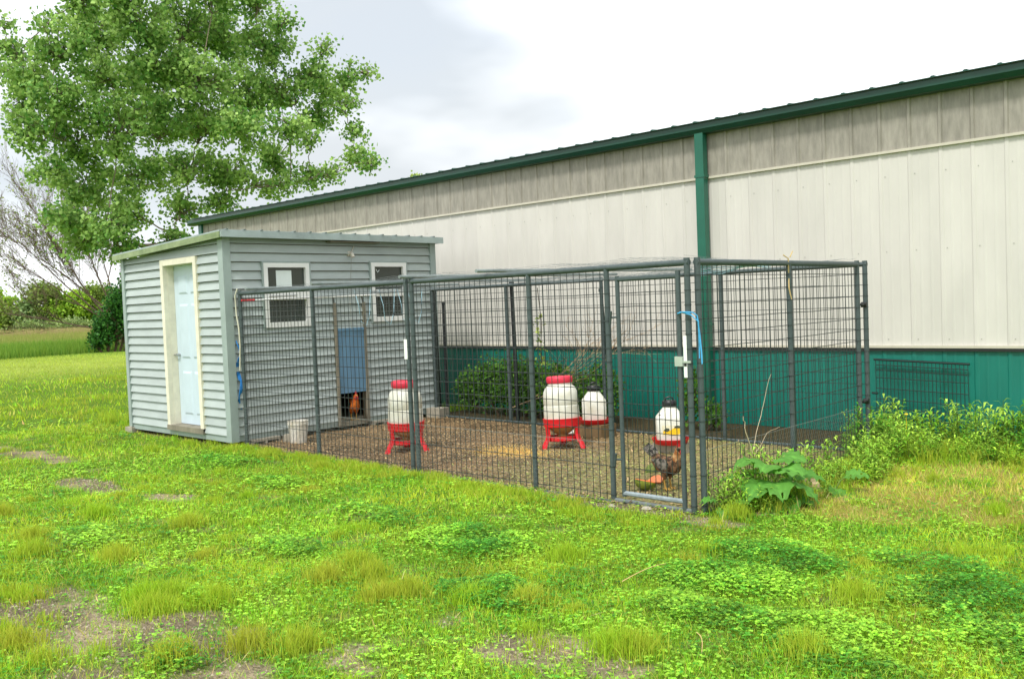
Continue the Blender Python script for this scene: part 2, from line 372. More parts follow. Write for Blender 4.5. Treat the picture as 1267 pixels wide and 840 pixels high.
# corner trim (L sections)
def corner(x, y, sx_, sy_, z0, z1, w=.075):
    return MB().box(min(x, x+sx_*.03), max(x, x+sx_*.03), min(y, y-sy_*w), max(y, y-sy_*w), z0, z1).box(min(x-sx_*w, x-sx_*.001), max(x-sx_*w, x-sx_*.001), min(y, y+sy_*.03), max(y, y+sy_*.03), z0, z1)
co = MB().prism([(SX+.042, SY-.042), (SX+.042, SY+.06), (SX, SY+.06), (SX, SY), (SX-.07, SY), (SX-.07, SY-.042)], .05, 2.47); co.build('corner_trim', M_cor, shed)
MB().prism([(SX+.042, EY+.03), (SX-.02, EY+.03), (SX-.02, EY-.07), (SX+.042, EY-.07)], .08, 2.47).build('corner_trim', M_cor, shed)
MB().prism([(EX-.02, SY-.042), (EX+.06, SY-.042), (EX+.06, SY+.0), (EX+.0, SY+.0), (EX, SY+.06), (EX-.02, SY+.06)], .08, ztop(EX)).build('corner_trim', M_cor, shed)
# roof
RX0, RX1, RY0, RY1 = -9.0, -6.06, -.24, 3.22
def rz(x): return 2.545-(RX1-x)*.034
MB().add([(RX0, RY0, rz(RX0)-.02), (RX1, RY0, rz(RX1)-.02), (RX1, RY1, rz(RX1)-.02), (RX0, RY1, rz(RX0)-.02), (RX0, RY0, rz(RX0)), (RX1, RY0, rz(RX1)), (RX1, RY1, rz(RX1)), (RX0, RY1, rz(RX0))],
         [(3,2,1,0),(4,5,6,7),(0,1,5,4),(1,2,6,5),(2,3,7,6),(3,0,4,7)]).build('roof_deck', M_galv, shed)
rib = MB()
yy = RY0+.06
while yy < RY1:
    b = MB(); rr = rz
    b.add([(RX0-.03, yy, rr(RX0-.03)), (RX1+.02, yy, rr(RX1+.02)), (RX1+.02, yy+.03, rr(RX1+.02)), (RX0-.03, yy+.03, rr(RX0-.03)),
           (RX0-.03, yy+.007, rr(RX0)+.012), (RX1+.02, yy+.007, rr(RX1)+.012), (RX1+.02, yy+.023, rr(RX1)+.012), (RX0-.03, yy+.023, rr(RX0)+.012)], [(3,2,1,0),(4,5,6,7),(0,1,5,4),(1,2,6,5),(2,3,7,6),(3,0,4,7)])
    b.build('roof_rib', mat('rib_grey', S(96, 108, 106), .5, .1), shed); yy += .229
MB().box(RX1-.02, RX1+.012, RY0, 1.9, rz(RX1)-.085, rz(RX1)-.006).build('fascia', M_galv, shed)
MB().box(RX1-.02, RX1+.010, 1.903, RY1, rz(RX1)-.087, rz(RX1)-.006).build('fascia', M_galv, shed)
def slope_board(x0, x1, y0, y1, d0, d1):
    return MB().add([(x0, y0, rz(x0)-d1), (x1, y0, rz(x1)-d1), (x1, y1, rz(x1)-d1), (x0, y1, rz(x0)-d1), (x0, y0, rz(x0)-d0), (x1, y0, rz(x1)-d0), (x1, y1, rz(x1)-d0), (x0, y1, rz(x0)-d0)],
                    [(3,2,1,0),(4,5,6,7),(0,1,5,4),(1,2,6,5),(2,3,7,6),(3,0,4,7)])
slope_board(RX0, -6.55, RY0-.012, RY0+.02, .02, .09).build('fascia', M_fas, shed)
slope_board(-6.547, RX1-.02, RY0-.014, RY0+.02, .02, .09).build('fascia', M_fas, shed)
slope_board(RX0, RX1-.02, RY0+.02, SY+.02, .022, .04).build('soffit', M_cor, shed)
MB().box(SX-.02, RX1-.02, SY, RY1, 2.462, 2.475).build('soffit', M_cor, shed)
# door
MB().box(DX0, DX0+.075, SY-.046, SY+.014, DZ0, DZ1).box(DX1-.075, DX1, SY-.046, SY+.014, DZ0, DZ1).box(DX0+.0751, DX1-.0751, SY-.046, SY+.014, DZ1-.075, DZ1).build('door_frame', M_cream, shed)
MB().box(DX0+.05, DX0+.078, SY+.0145, SY+.15, DZ0, DZ1-.05).box(DX1-.078, DX1-.05, SY+.0145, SY+.15, DZ0, DZ1-.05).box(DX0+.0781, DX1-.0781, SY+.0145, SY+.15, DZ1-.078, DZ1-.05).build('door_jamb', M_cream, shed)
MB().box(DX0+.0, DX1, SY-.058, SY+.15, DZ0-.03, DZ0+.035).build('threshold', M_wood, shed)
dr = MB().box(DX0+.08, DX1-.08, SY+.1, SY+.14, .18, DZ1-.08).build('door', M_door, shed)
dw = (DX1-DX0-.16); xa = DX0+.08
for (z0, z1) in ((.30, .86), (1.02, 1.72), (1.84, 2.08)):
    for (p0, p1) in ((.15, .46), (.54, .85)):
        u0, u1 = xa+dw*p0, xa+dw*p1; y = SY+.1
        MB().add([(u0, y+.001, z0), (u1, y+.001, z0), (u1, y+.001, z1), (u0, y+.001, z1), (u0+.03, y-.012, z0+.03), (u1-.03, y-.012, z0+.03), (u1-.03, y-.012, z1-.03), (u0+.03, y-.012, z1-.03)],
                 [(0,1,5,4),(1,2,6,5),(2,3,7,6),(3,0,4,7),(4,5,6,7)]).build('door_panel', M_door, dr)
MB().tube((xa+.06, SY+.1, 1.07), (xa+.06, SY+.05, 1.07), .018, n=10).tube((xa+.06, SY+.055, 1.07), (xa-.04, SY+.05, 1.072), .009, n=8).build('door_handle', M_steel, dr)
# windows
for wi, (a, b, z0, z1) in enumerate(WIN):
    w = MB(); f = .055; xo, xi = SX+.05, SX-.01; zm = z0+(z1-z0)*.47
    w.box(xi, xo, a, a+f, z0, z1).box(xi, xo, b-f, b, z0, z1).box(xi, xo, a+f+.0001, b-f-.0001, z0, z0+.065).box(xi, xo, a+f+.0001, b-f-.0001, z1-.055, z1).box(xi, xo-.008, a+f+.0001, b-f-.0001, zm-.035, zm+.06)
    wo = w.build('window', M_white, shed)
    MB().box(xi+.012, xi+.018, a+f-.01, b-f+.01, zm+.05, z1-.05).build('pane', M_glass, wo)
    MB().box(xi+.002, xi+.008, a+f-.01, b-f+.01, z0+.05, zm-.02).build('pane', M_glass, wo)
    g = MB()
    for k in range(1, 10): yy = a+f+(b-a-2*f)*k/10; g.tube((xi+.03, yy, z0+.06), (xi+.03, yy, zm-.03), .0022, n=4)
    for k in range(1, 4): zz = z0+.065+(zm-.1-z0)*k/4; g.tube((xi+.033, a+f, zz), (xi+.033, b-f, zz), .0022, n=4)
    g.build('window_grille', mat('grille_grey', S(120, 126, 122), .5), wo)
    MB().box(SX+.01, SX+.046, a-.022, a-.001, z0-.02, z1+.02).box(SX+.01, SX+.046, b+.001, b+.022, z0-.02, z1+.02).box(SX+.01, SX+.046, a-.0009, b+.0009, z1+.001, z1+.022).build('casing', M_cor, wo)
    if wi == 0: MB().box(xi+.019, xi+.021, a+.19, b-.24, z1-.3, z1-.09).build('paper_sheet', mat('paper', S(225, 235, 232), .6, .03), wo)
    else: MB().path([(xi+.021, a+.1, z1-.08), (xi+.022, a+.13, z1-.13), (xi+.021, a+.16, z1-.1)], .006, 4).build('frost_sticker', mat('paper', S(225, 235, 232)), wo)
    MB().tube((SX+.054, a+.06, zm+.01), (SX+.056, b-.2, zm+.02), .006, n=6).build('latch_bar', M_steel, wo)
# pop door
MB().box(SX+.005, SX+.05, POP[0], POP[0]+.034, .06, 1.66).build('door_track', M_wood, shed)
MB().box(SX+.005, SX+.05, POP[1]-.034, POP[1], .06, 1.66).build('door_track', M_wood, shed)
pd = MB().box(SX+.024, SX+.036, POP[0]+.036, POP[1]-.036, .475, 1.325).build('pop_door', M_blue, shed)
MB().box(SX+.0365, SX+.05, POP[0]+.04, POP[1]-.04, 1.29, 1.32).build('rail', M_blue, pd)
MB().path([(SX+.055, 1.62, 1.3), (SX+.045, 1.62, 1.7), (SX+.06, 1.66, 2.2), (SX+.06, 1.66, 2.28)], .0025, 4).build('pull_cord', mat('cord_grey', S(150, 150, 138), .8), pd)
MB().tube((SX+.02, 1.66, 2.29), (SX+.09, 1.66, 2.3), .012, n=8).tube((SX+.085, 1.66, 2.3), (SX+.1, 1.66, 2.25), .02, .026, n=8).box(SX+.0, SX+.03, 1.63, 1.69, 2.27, 2.33).tube((SX+.07, 1.66, 2.31), (SX+.02, 1.75, 2.42), .006, n=5).build('lamp_holder', mat('old_white', S(196, 190, 176), .5), shed)
MB().box(SX+.02, RX1-.03, 1.3, 2.1, 2.44, 2.452).build('eave_rod', M_wood, shed)
# little feet: concrete blocks under the shed
def block(x, y, z, lx, ly, lz, label, rz_=0, holes=True):
    b = MB()
    if holes:
        t_ = .03; b.box(0, lx, 0, ly, 0, t_).box(0, lx, 0, ly, lz-t_, lz).box(0, t_, 0, ly, t_, lz-t_).box(lx-t_, lx, 0, ly, t_, lz-t_).box(lx/2-t_/2, lx/2+t_/2, 0, ly, t_, lz-t_) if lx > ly else \
            b.box(0, lx, 0, ly, 0, t_).box(0, lx, 0, ly, lz-t_, lz).box(0, lx, 0, t_, t_, lz-t_).box(0, lx, ly-t_, ly, t_, lz-t_).box(0, lx, ly/2-t_/2, ly/2+t_/2, t_, lz-t_)
    else: b.box(0, lx, 0, ly, 0, lz)
    o = b.build('concrete_block', M_conc, None, (x, y, z)); o.rotation_euler.z = rz_
    return tag(o, label, 'block', 'concrete blocks under the shed')
block(-9.0, -.2, -.06, .19, .3, .125, 'solid concrete block under the shed corner nearest the bare tree', .05, False)
block(-6.30, .05, -.07, .2, .4, .13, 'hollow concrete block under the window wall below the first window')
block(-6.16, 2.86, -.02, .26, .2, .15, 'pale concrete block standing out at the shed corner near the barn', .1, False)
block(-6.34, 1.9, -.06, .2, .4, .12, 'hollow concrete block under the window wall beside the blue hatch')
block(-6.02, .42, -.02, .16, .11, .1, 'tilted broken concrete block beside the white bucket', .5, False)

# ------------------------------------------------------------------ kennel panels
M_fence = mat('fence_paint', S(68, 80, 80), .5, .14, 30, .15, 120)
M_wire = mat('wire_paint', S(58, 66, 65), .32, .15, 30, metal=.35)
M_litrail = mat('lit_rail', S(134, 146, 150), .45, .2, 20)  # fence paint lightened: light on the gate's bottom rail put into the colour
H = 1.83
def wires(mb, L_, z0, z1, zs, sp, r=.003, y=0):
    n = max(1, round(L_/sp))
    for k in range(1, n):
        u = L_*k/n; j = rnd.uniform(-.004, .004)
        mb.tube((u, y, z0), (u+j, y, z1), r, n=4, caps=False)
    for z in zs: mb.path([(L_*q/6, y+.004, z+(rnd.uniform(-.005, .003) if 0 < q < 6 else 0)) for q in range(7)], r, 4, caps=False)
ZS = [1.71-.105*k for k in range(12)]+[.27, .05]
def panel(name, label, loc, rz_, L_, mids=(), gate=None, raised=False):
    mF = M_fence
    t = thing(name, label, 'fence panel', loc, rz_, 'wire panels of the chicken run')
    MB().tube((-.02, 0, H-.028), (L_+.02, 0, H-.028), .0235, n=10).build('top_rail', mF, t, smooth=True)
    for u in (0.0, L_):
        MB().tube((u, 0, -.03), (u, 0, H+.005), .023, n=10).build('post', mF, t, smooth=True)
    for u in mids: MB().tube((u, 0, 0.02), (u, 0, H-.03), .022, n=10).build('post', mF, t, smooth=True)
    zr_ = .012 if raised else -.012
    MB().tube((0, 0, zr_), (gate[0] if gate else L_, 0, zr_), .018, n=8).build('bottom_rail', mF, t, smooth=True)
    if gate: MB().tube((gate[0], 0, .01), (L_, 0, .01), .018, n=8).build('gate_sill', mat('sill_grey', S(104, 112, 112), .5, .2, 20), t, smooth=True)
    w = MB(); Lw = gate[0] if gate else L_
    wires(w, Lw, .01, H-.03, ZS, .066)
    for u in (0.0, L_, *mids):
        for z in ZS: w.tube((u, 0, z-.003), (u, 0, z+.003), .0265, n=8, caps=False)
    tag(w.build('wire_mesh', M_wire, t), kind='stuff')
    if gate:
        g0, g1 = gate[1], gate[2]
        g = MB().tube((g0, -.005, .05), (g0, -.005, 1.735), .018, n=10).tube((g1, -.005, .02), (g1, -.005, 1.745), .0195, n=10).build('gate', mF, t, smooth=True)
        MB().tube((g0, -.005, 1.71), (g1, -.005, 1.71), .019, n=8).build('gate_rail', mF, g, smooth=True)
        MB().tube((g0, -.005, .075), (g1, -.005, .075), .0185, n=8).build('gate_rail', M_litrail, g, smooth=True)
        w = MB(); wires(w, g1-g0, .075, 1.71, ZS[:-1], .047); wo = w.build('wire_mesh', M_wire, g, (g0, -.005, 0)); tag(wo, kind='stuff')
        for z in (.33, 1.42): MB().tube((g0-.07, -.02, z-.05), (g0-.045, -.035, z+.05), .009, n=6).tube((g0-.07, -.02, z), (g0, -.02, z+.005), .008, n=6).build('hinge', mF, g)
        MB().box(g1-.03, g1+.035, -.035, .02, 1.06, 1.13).box(g1+.035, g1+.1, -.03, -.022, 1.085, 1.1).build('latch', mat('zinc', S(196, 206, 196), .35, .1, 10, metal=.5), g)
    return t
PA = panel('kennel_panel', 'dark grey wire panel standing in front of the shed window wall and blue hatch', (-6.12, 0, 0), 0, 3.02, (1.47,))
PB = panel('kennel_panel', 'dark grey wire panel with a narrow gate beside the blue rope', (-3.02, 0, 0), 0, 3.02, (1.49, 2.30), (2.30, 2.405, 2.945))
PC = panel('kennel_panel', 'dark grey wire panel with one middle post overgrown by the big leafed weeds', (.055, .05, 0), R(90), 2.80, (1.41,))
PD = panel('kennel_panel', 'dark grey wire panel at the back of the run along the leafy shrub', (-6.10, 3.0, 0), 0, 3.02, (1.45,), None, True)
PE = panel('kennel_panel', 'dark grey wire panel at the back of the run behind the white water jugs', (-2.98, 3.0, 0), 0, 3.05, (1.5,), None, True)
for t_, z in ((PE, 1.42), (PE, .5)): MB().tube((3.05, -.12, z), (3.05, .03, z), .013, n=8).tube((3.02, -.02, z), (3.07, -.02, z), .026, n=8).build('clamp', M_dark, t_)
tagw = mat('tag_white', S(232, 234, 230), .5, .04, 10)
MB().box(2.985, 3.013, -.0245, -.022, .98, 1.28).build('label_strip', tagw, PB)
MB().box(2.988, 3.010, -.026, -.0246, 1.06, 1.09).build('label_mark', M_dark, PB)
MB().box(2.985, 3.03, -.0245, -.022, 1.07, 1.26).build('label_strip', tagw, PA)
# low chicken wire skirt
def hexnet(L_, h, cell):
    mb = MB(); a = cell; rows = int(h/(a*.8)); cols = int(L_/a); r = .0007
    dz = a*.8
    for j in range(rows):
        for i in range(cols):
            o = (i+.5*(j % 2))*a; z = .02+j*dz
            mb.tube((o, 0, z), (o, 0, z+dz*.6), r, n=3, caps=False)
            mb.tube((o, 0, z+dz*.6), (o+a/2, 0, z+dz), r, n=3, caps=False); mb.tube((o, 0, z+dz*.6), (o-a/2, 0, z+dz), r, n=3, caps=False)
    mb.tube((0, 0, .02+rows*dz), (L_, 0, .02+rows*dz), .0014, n=4, caps=False)
    return mb
M_hex = mat('chicken_wire', S(120, 126, 120), .5, .2, 20)
for nm, L_, loc, rz_, lab in (('chicken_wire', 3.05, (-6.14, -.026, 0), 0, 'low strip of fine chicken wire along the panel before the window wall'),
                              ('chicken_wire', 2.3, (-3.03, -.026, 0), 0, 'low strip of fine chicken wire ending at the gate hinges'),
                              ('chicken_wire', 2.85, (.082, .03, 0), R(90), 'low strip of fine chicken wire behind the big leafed weeds')):
    o = hexnet(L_, .46, .042).build(nm, M_hex, None, loc); o.rotation_euler.z = rz_; tag(o, lab, 'chicken wire', 'chicken wire skirts', kind='stuff')
# pipes and netting over the top
M_pipe = mat('old_pipe', S(126, 136, 134), .5, .2, 12)
for x_, lab in ((-3.02, 'grey pipe laid across the top of the run at the panel joint'), (-2.0, 'grey pipe laid across the top of the run between panel joint and gate'), (-4.45, 'grey pipe laid across the top of the run in front of the blue hatch'), (-5.75, 'grey pipe laid across the top of the run in front of the paper window')):
    tag(MB().tube((x_, -.14, H+.018), (x_+.1, 3.1, H+.03), .017, n=8).build('cross_pipe', M_pipe, smooth=True), lab, 'pipe', 'pipes across the top of the run')
net = MB()
def nsag(x, y): return H+.025-.10*math.sin(math.pi*min(1, max(0, y/3)))*(.6+.4*math.sin(x*2.1))+.012*math.sin(x*9+y*5)
for i in range(0, 62):
    x_ = -6.1+i*.1; net.path([(x_+rnd.uniform(-.02, .02), y_*.5, nsag(x_, y_*.5)) for y_ in range(0, 7)], .001, 3, caps=False)
for j in range(0, 31):
    y_ = j*.1; net.path([(-6.1+k*.4, y_+rnd.uniform(-.02, .02), nsag(-6.1+k*.4, y_)) for k in range(0, 16)], .001, 3, caps=False)
tag(net.build('roof_netting', mat('netting', S(100, 108, 108), .6, .2)), 'thin sagging wire netting stretched over the top of the run', 'netting', kind='stuff')
M_rope = mat('blue_rope', S(66, 160, 206), .7, .2, 30); M_twine = mat('pale_twine', S(160, 196, 210), .7, .2, 30)
tag(MB().path([(-.07, -.03, 1.44), (-.02, -.05, 1.45), (.06, -.035, 1.445), (.085, -.02, 1.42), (.1, -.02, 1.3), (.115, -.025, 1.16), (.12, -.03, 1.08)], .0055, 6)
    .path([(-.05, -.03, 1.45), (.05, -.05, 1.43), (.1, -.03, 1.38), (.095, -.02, 1.2), (.1, -.03, 1.12)], .0045, 6).build('blue_rope', M_rope, smooth=True), 'bright blue rope tied round the gate corner post with hanging ends', 'rope')
tw = MB()
for k in range(7):
    z = 1.70+.012*k; tw.path([(.03, .06+.01*k, z), (.02, .45, z+.02+.005*k), (-.0, .9+.05*k, 1.79-.004*k), (-.02, 1.42, 1.815)], .0035, 5)
tag(tw.build('twine_bundle', M_twine), 'pale blue twine strung under the top rail beside the gate corner', 'twine')
t2 = MB()
for (x_, y_) in ((-5.5, 1.2), (-5.4, 1.5), (-5.35, 1.75), (-5.45, 2.0)):
    t2.path([(x_, y_, 1.80), (x_+.05, y_+.02, 1.6), (x_+.02, y_+.06, 1.42), (x_+.08, y_+.1, 1.36), (x_+.1, y_+.14, 1.5), (x_+.06, y_+.2, 1.8)], .004, 5)
tag(t2.build('hanging_twine', M_twine), 'loops of pale blue twine hanging in front of the blue hatch', 'twine')
t3 = MB()
for k in range(9):
    a = k*.7; t3.path([(-6.17+.03*math.sin(a+i), -.03-.02*math.cos(a*1.7+i), 1.25-.05*k-i*.07) for i in range(7)], .006, 5)
tag(t3.build('rope_tangle', mat('strong_blue_rope', S(40, 120, 190), .7, .2, 30)), 'tangled blue cord hanging on the fence post at the shed corner', 'cord')
tag(MB().path([(-6.14, -.02, 1.86), (-6.17, -.035, 1.78), (-6.16, -.035, 1.55), (-6.13, -.03, 1.4), (-6.12, -.03, 1.2), (-6.15, -.03, .9)], .009, 6).build('white_cord', mat('dirty_white_cord', S(206, 204, 182), .8), smooth=True), 'dirty white cord hanging from the top of the fence post at the shed corner', 'cord')
mk = thing('marker_rod', 'thin white rod with a red tip lying along the shed window wall', 'rod', (-6.1, .0, 1.72))
MB().tube((0, .18, 0), (.02, 2.0, .03), .012, n=8).build('rod', tagw, mk); MB().tube((0, .0, 0), (0, .181, 0), .0135, n=8).build('red_tip', mat('tip_red', S(214, 60, 66), .5), mk)
tag(MB().path([(.05, 1.38, 1.87), (.075, 1.42, 1.84), (.06, 1.45, 1.7), (.07, 1.43, 1.6), (.075, 1.46, 1.5)], .006, 5).path([(.08, 1.44, 1.85), (.09, 1.47, 1.9)], .005, 5).build('straw_twine', mat('straw_twine', S(196, 172, 120), .8)), 'straw coloured twine knotted at the top of the overgrown panel', 'twine')
# loose stakes behind and inside
def stake(p0, p1, r, m, label, name='fence_stake'):
    tag(MB().tube(p0, p1, r, r*.95, n=5).tube((p1[0], p1[1], p1[2]-.04), (p1[0], p1[1], p1[2]), r*1.25, n=5).build(name, m), label, 'stake', 'stakes behind the run')
M_post = mat('black_post', S(28, 32, 34), .5, .2, 20)
stake((-5.97, 3.09, -.05), (-6.0, 3.12, 1.62), .02, M_post, 'short black stake next to the shed corner')
stake((-3.02, 3.09, -.05), (-3.17, 3.1, 1.70), .022, mat('dark_green_post', S(34, 60, 54), .5), 'leaning dark green stake behind the white jug on the wooden block')
stake((-6.13, 3.10, -.05), (-6.16, 3.10, 1.78), .024, M_post, 'tall black stake touching the shed corner trim')
stake((-4.58, 3.07, -.05), (-4.62, 3.08, 1.86), .03, M_post, 'stout black stake in the middle of the leafy shrub')

# ------------------------------------------------------------------ feeders, waterers, bucket
M_red = mat('feeder_red', S(206, 22, 34), .4, .1, 8); M_red2 = mat('feeder_lid', S(214, 48, 72), .45, .1, 8)
M_jug = mat('jug_white', S(224, 224, 212), .5, .03, 9, col2=S(196, 190, 164), lo=.45, hi=.8)
M_hop = mat('hopper_tan', S(170, 130, 80), .6, .2, 10); M_cap = mat('cap_black', S(24, 26, 28), .4, .1)
def feeder(label, loc, rz_, tilt):
    t = thing('poultry_feeder', label, 'feeder', loc, rz_, 'red and white poultry feeders'); t.rotation_euler = (tilt[0], tilt[1], rz_)
    MB().lathe([(.185, .305), (.192, .33), (.188, .45), (.183, .455), (.183, .463), (.188, .47), (.187, .56), (.18, .60), (.16, .645), (.128, .675), (.122, .70)], 32).build('barrel', M_jug, t, smooth=True)
    MB().lathe([(.118, .69), (.136, .695), (.142, .71), (.142, .745), (.135, .76), (.12, .768), (.02, .77)], 28).build('lid', M_red2, t, smooth=True)
    MB().lathe([(.178, .225), (.198, .235), (.202, .30), (.207, .318), (.186, .318), (.180, .26)], 32, cap=False).build('collar', M_red, t, smooth=True)
    MB().lathe([(.178, .27), (.17, .24), (.10, .17), (.055, .145), (.05, .13)], 24).build('hopper', M_hop, t, smooth=True)
    MB().lathe([(.04, .075), (.15, .075), (.165, .085), (.168, .13), (.158, .13), (.15, .095), (.04, .095)], 28).build('pan', M_red, t, smooth=True)
    for k in range(3):
        a = 2*math.pi*k/3; ca, sa = math.cos(a), math.sin(a); ta, tb = -sa, ca
        rings = []
        for (r_, z, w, d) in ((.185, .30, .036, .012), (.185, .24, .036, .012), (.180, .15, .03, .013), (.192, .10, .03, .014), (.225, .05, .034, .015), (.25, -.005, .036, .016)):
            rings.append([(ca*(r_+d)+ta*w*.7, sa*(r_+d)+tb*w*.7, z), (ca*(r_+d)-ta*w*.7, sa*(r_+d)-tb*w*.7, z), (ca*(r_-d)-ta*w, sa*(r_-d)-tb*w, z), (ca*(r_-d)+ta*w, sa*(r_-d)+tb*w, z)])
        MB().loft(rings).build('leg', M_red, t)
    tag(MB().lathe([(.055, .13), (.13, .097)], 16, cap=True).build('feed', M_hop, t), kind='stuff')
    return t
feeder('red and white barrel feeder on three legs near the shed hatch', (-4.12, .78, .0), R(20), (R(.5), 0))
feeder('red and white barrel feeder on three legs next to the spilled corn', (-2.72, 1.78, .0), R(10), (R(-2), R(-3)))
def rsq(w, d, z, ch=.35, n=4):
    pts = []
    for cx, cy, a0 in ((1, 1, 0), (-1, 1, 90), (-1, -1, 180), (1, -1, 270)):
        for k in range(n+1):
            a = R(a0+90*k/n); pts.append((cx*w*(1-ch)+w*ch*math.cos(a), cy*d*(1-ch)+d*ch*math.sin(a), z))
    return pts
def waterer(label, loc, rz_, art):
    t = thing('water_jug', label, 'waterer', loc, rz_, 'white water jugs with red trays')
    MB().loft([rsq(.13, .12, .03), rsq(.138, .125, .05), rsq(.138, .125, .26), rsq(.132, .12, .275), rsq(.075, .075, .355, .8), rsq(.068, .068, .365, 1), rsq(.066, .066, .385, 1)]).build('jug', M_jug, t, smooth=True)
    MB().lathe([(.07, .375), (.074, .38), (.074, .425), (.066, .435), (.01, .437)], 20).build('cap', M_cap, t, smooth=True)
    MB().path([(-.04, 0, .43), (-.035, 0, .46), (0, 0, .472), (.035, 0, .46), (.04, 0, .43)], .008, 6).build('handle', M_cap, t, smooth=True)
    MB().lathe([(.05, 0), (.15, 0), (.168, .01), (.185, .05), (.188, .058), (.18, .058), (.16, .02), (.05, .015)], 32).build('tray', M_red, t, smooth=True)
    if art:
        lb = MB().box(-.09, .11, -.1275, -.1255, .10, .20).build('printed_label', mat('label_pale', S(226, 220, 190), .5, .05), t)
        MB().prism([(-.08, .11), (.06, .105), (.105, .12), (.105, .165), (.05, .18), (.02, .17), (-.01, .15), (-.08, .145)], -.1285, -.1276, 'y').build('label_mark', mat('label_yellow', S(232, 190, 30), .5, .1), lb)
        MB().prism([(-.075, .15), (-.04, .135), (-.015, .15), (-.02, .17), (-.05, .175)], -.1296, -.1286, 'y').prism([(.03, .172), (.09, .17), (.095, .192), (.06, .198), (.035, .19)], -.1296, -.1286, 'y').build('label_mark', mat('label_dark', S(70, 76, 60), .5, .3, 40), lb)
        MB().lathe([(.012, 0), (.008, .006)], 10).build('plug', M_cap, t, (-.105, -.085, .30))
    return t
waterer('white water jug with plain sides and red tray on the wooden block', (-2.92, 2.58, .15), R(40), False)
tag(MB().box(-.2, .2, -.14, .14, 0, .15).build('wooden_block', mat('dark_wood', S(112, 92, 62), .85, .25, 10, .4, 40, streak=.3), None, (-2.92, 2.58, .0)), 'rough wooden block under the plain water jug', 'block')
waterer('white water jug with yellow printed label and red tray behind the gate', (-1.57, 2.09, .09), R(38), True)
tag(MB().box(-.17, .17, -.1, .1, -.02, .09).build('concrete_paver', M_conc, None, (-1.57, 2.12, 0)), 'flat concrete paver under the jug with the yellow label', 'paver')
bk = thing('bucket', 'dirty white plastic bucket beside the shed window wall', 'bucket', (-5.8, .5, -.01))
MB().lathe([(.095, 0), (.118, .22), (.126, .222), (.126, .245), (.122, .248), (.125, .27), (.118, .27), (.092, .01)], 24).build('pail', mat('bucket_white', S(222, 219, 208), .55, .05, 9, col2=S(188, 176, 150), lo=.45, hi=.75), bk, smooth=True)
MB().path([(.12*math.cos(a), .12*math.sin(a), .225-.05*math.sin(a)) for a in [math.pi*k/10 for k in range(11)]], .003, 5).build('bail', M_steel, bk)
bag = MB(); rg = random.Random(5)
bag.loft([[(.14*s*math.cos(a)*(1+rg.uniform(-.25, .25)), .1*s*math.sin(a)*(1+rg.uniform(-.25, .25)), z+rg.uniform(-.01, .015)) for a in [2*math.pi*k/9 for k in range(9)]] for s, z in ((1, 0), (1.05, .03), (.8, .08), (.4, .11))])
tag(bag.build('plastic_bag', mat('bag_white', S(214, 214, 206), .4, .1, 10), None, (-3.3, 2.62, 0)), 'crumpled white plastic bag between the tilted feeder and wooden block', 'bag')
# melon pieces
M_rind = mat('melon_rind', S(52, 96, 30), .45, .3, 26, col2=S(150, 160, 60)); M_flesh = mat('melon_flesh', S(214, 116, 52), .5, .2, 12)
def melon(label, loc, rz_, r, cut):
    t = thing('melon_piece', label, 'melon', loc, rz_, 'melon pieces on the dirt')
    n = 14; rings = []
    for i in range(8):
        a = -math.pi/2+math.pi*(i+.02)/7.04 if i else -math.pi/2+.03
        rings.append([(1.25*r*math.sin(a), r*math.cos(a)*math.cos(math.pi+math.pi*k/(n-1)), r*.95+r*math.cos(a)*math.sin(math.pi+math.pi*k/(n-1))) for k in range(n)])
    MB().loft(rings).build('rind', M_rind, t, smooth=True)
    if cut: MB().lathe([(r*.98, 0), (r*.85, .006), (r*.5, -.012+.02), (r*.1, .0)], 18).build('flesh', M_flesh, t, (0, 0, r*.95)).scale = (1.22, .97, 1)
    return t
melon('half eaten melon piece with orange flesh lying just inside the gate', (-.76, .46, .0), R(20), .075, True).rotation_euler = (R(-12), R(10), R(25))
tag(MB().prism([(-.1, 0), (.08, 0), (.1, .05), (.05, .085), (-.02, .07), (-.06, .04)], -.02, .02, 'y').build('melon_slice', M_flesh, None, (-.68, .5, .06)), 'loose orange melon slice leaning on the cut melon', 'melon').rotation_euler = (R(-30), 0, R(30))
bpy.data.objects['melon_slice'].scale = (.7, .8, .75)
m2 = melon('uncut yellow green melon half resting behind the orange melon', (-.86, .80, .0), R(60), .09, False); m2.rotation_euler = (R(170), 0, R(60)); m2.location.z = .17

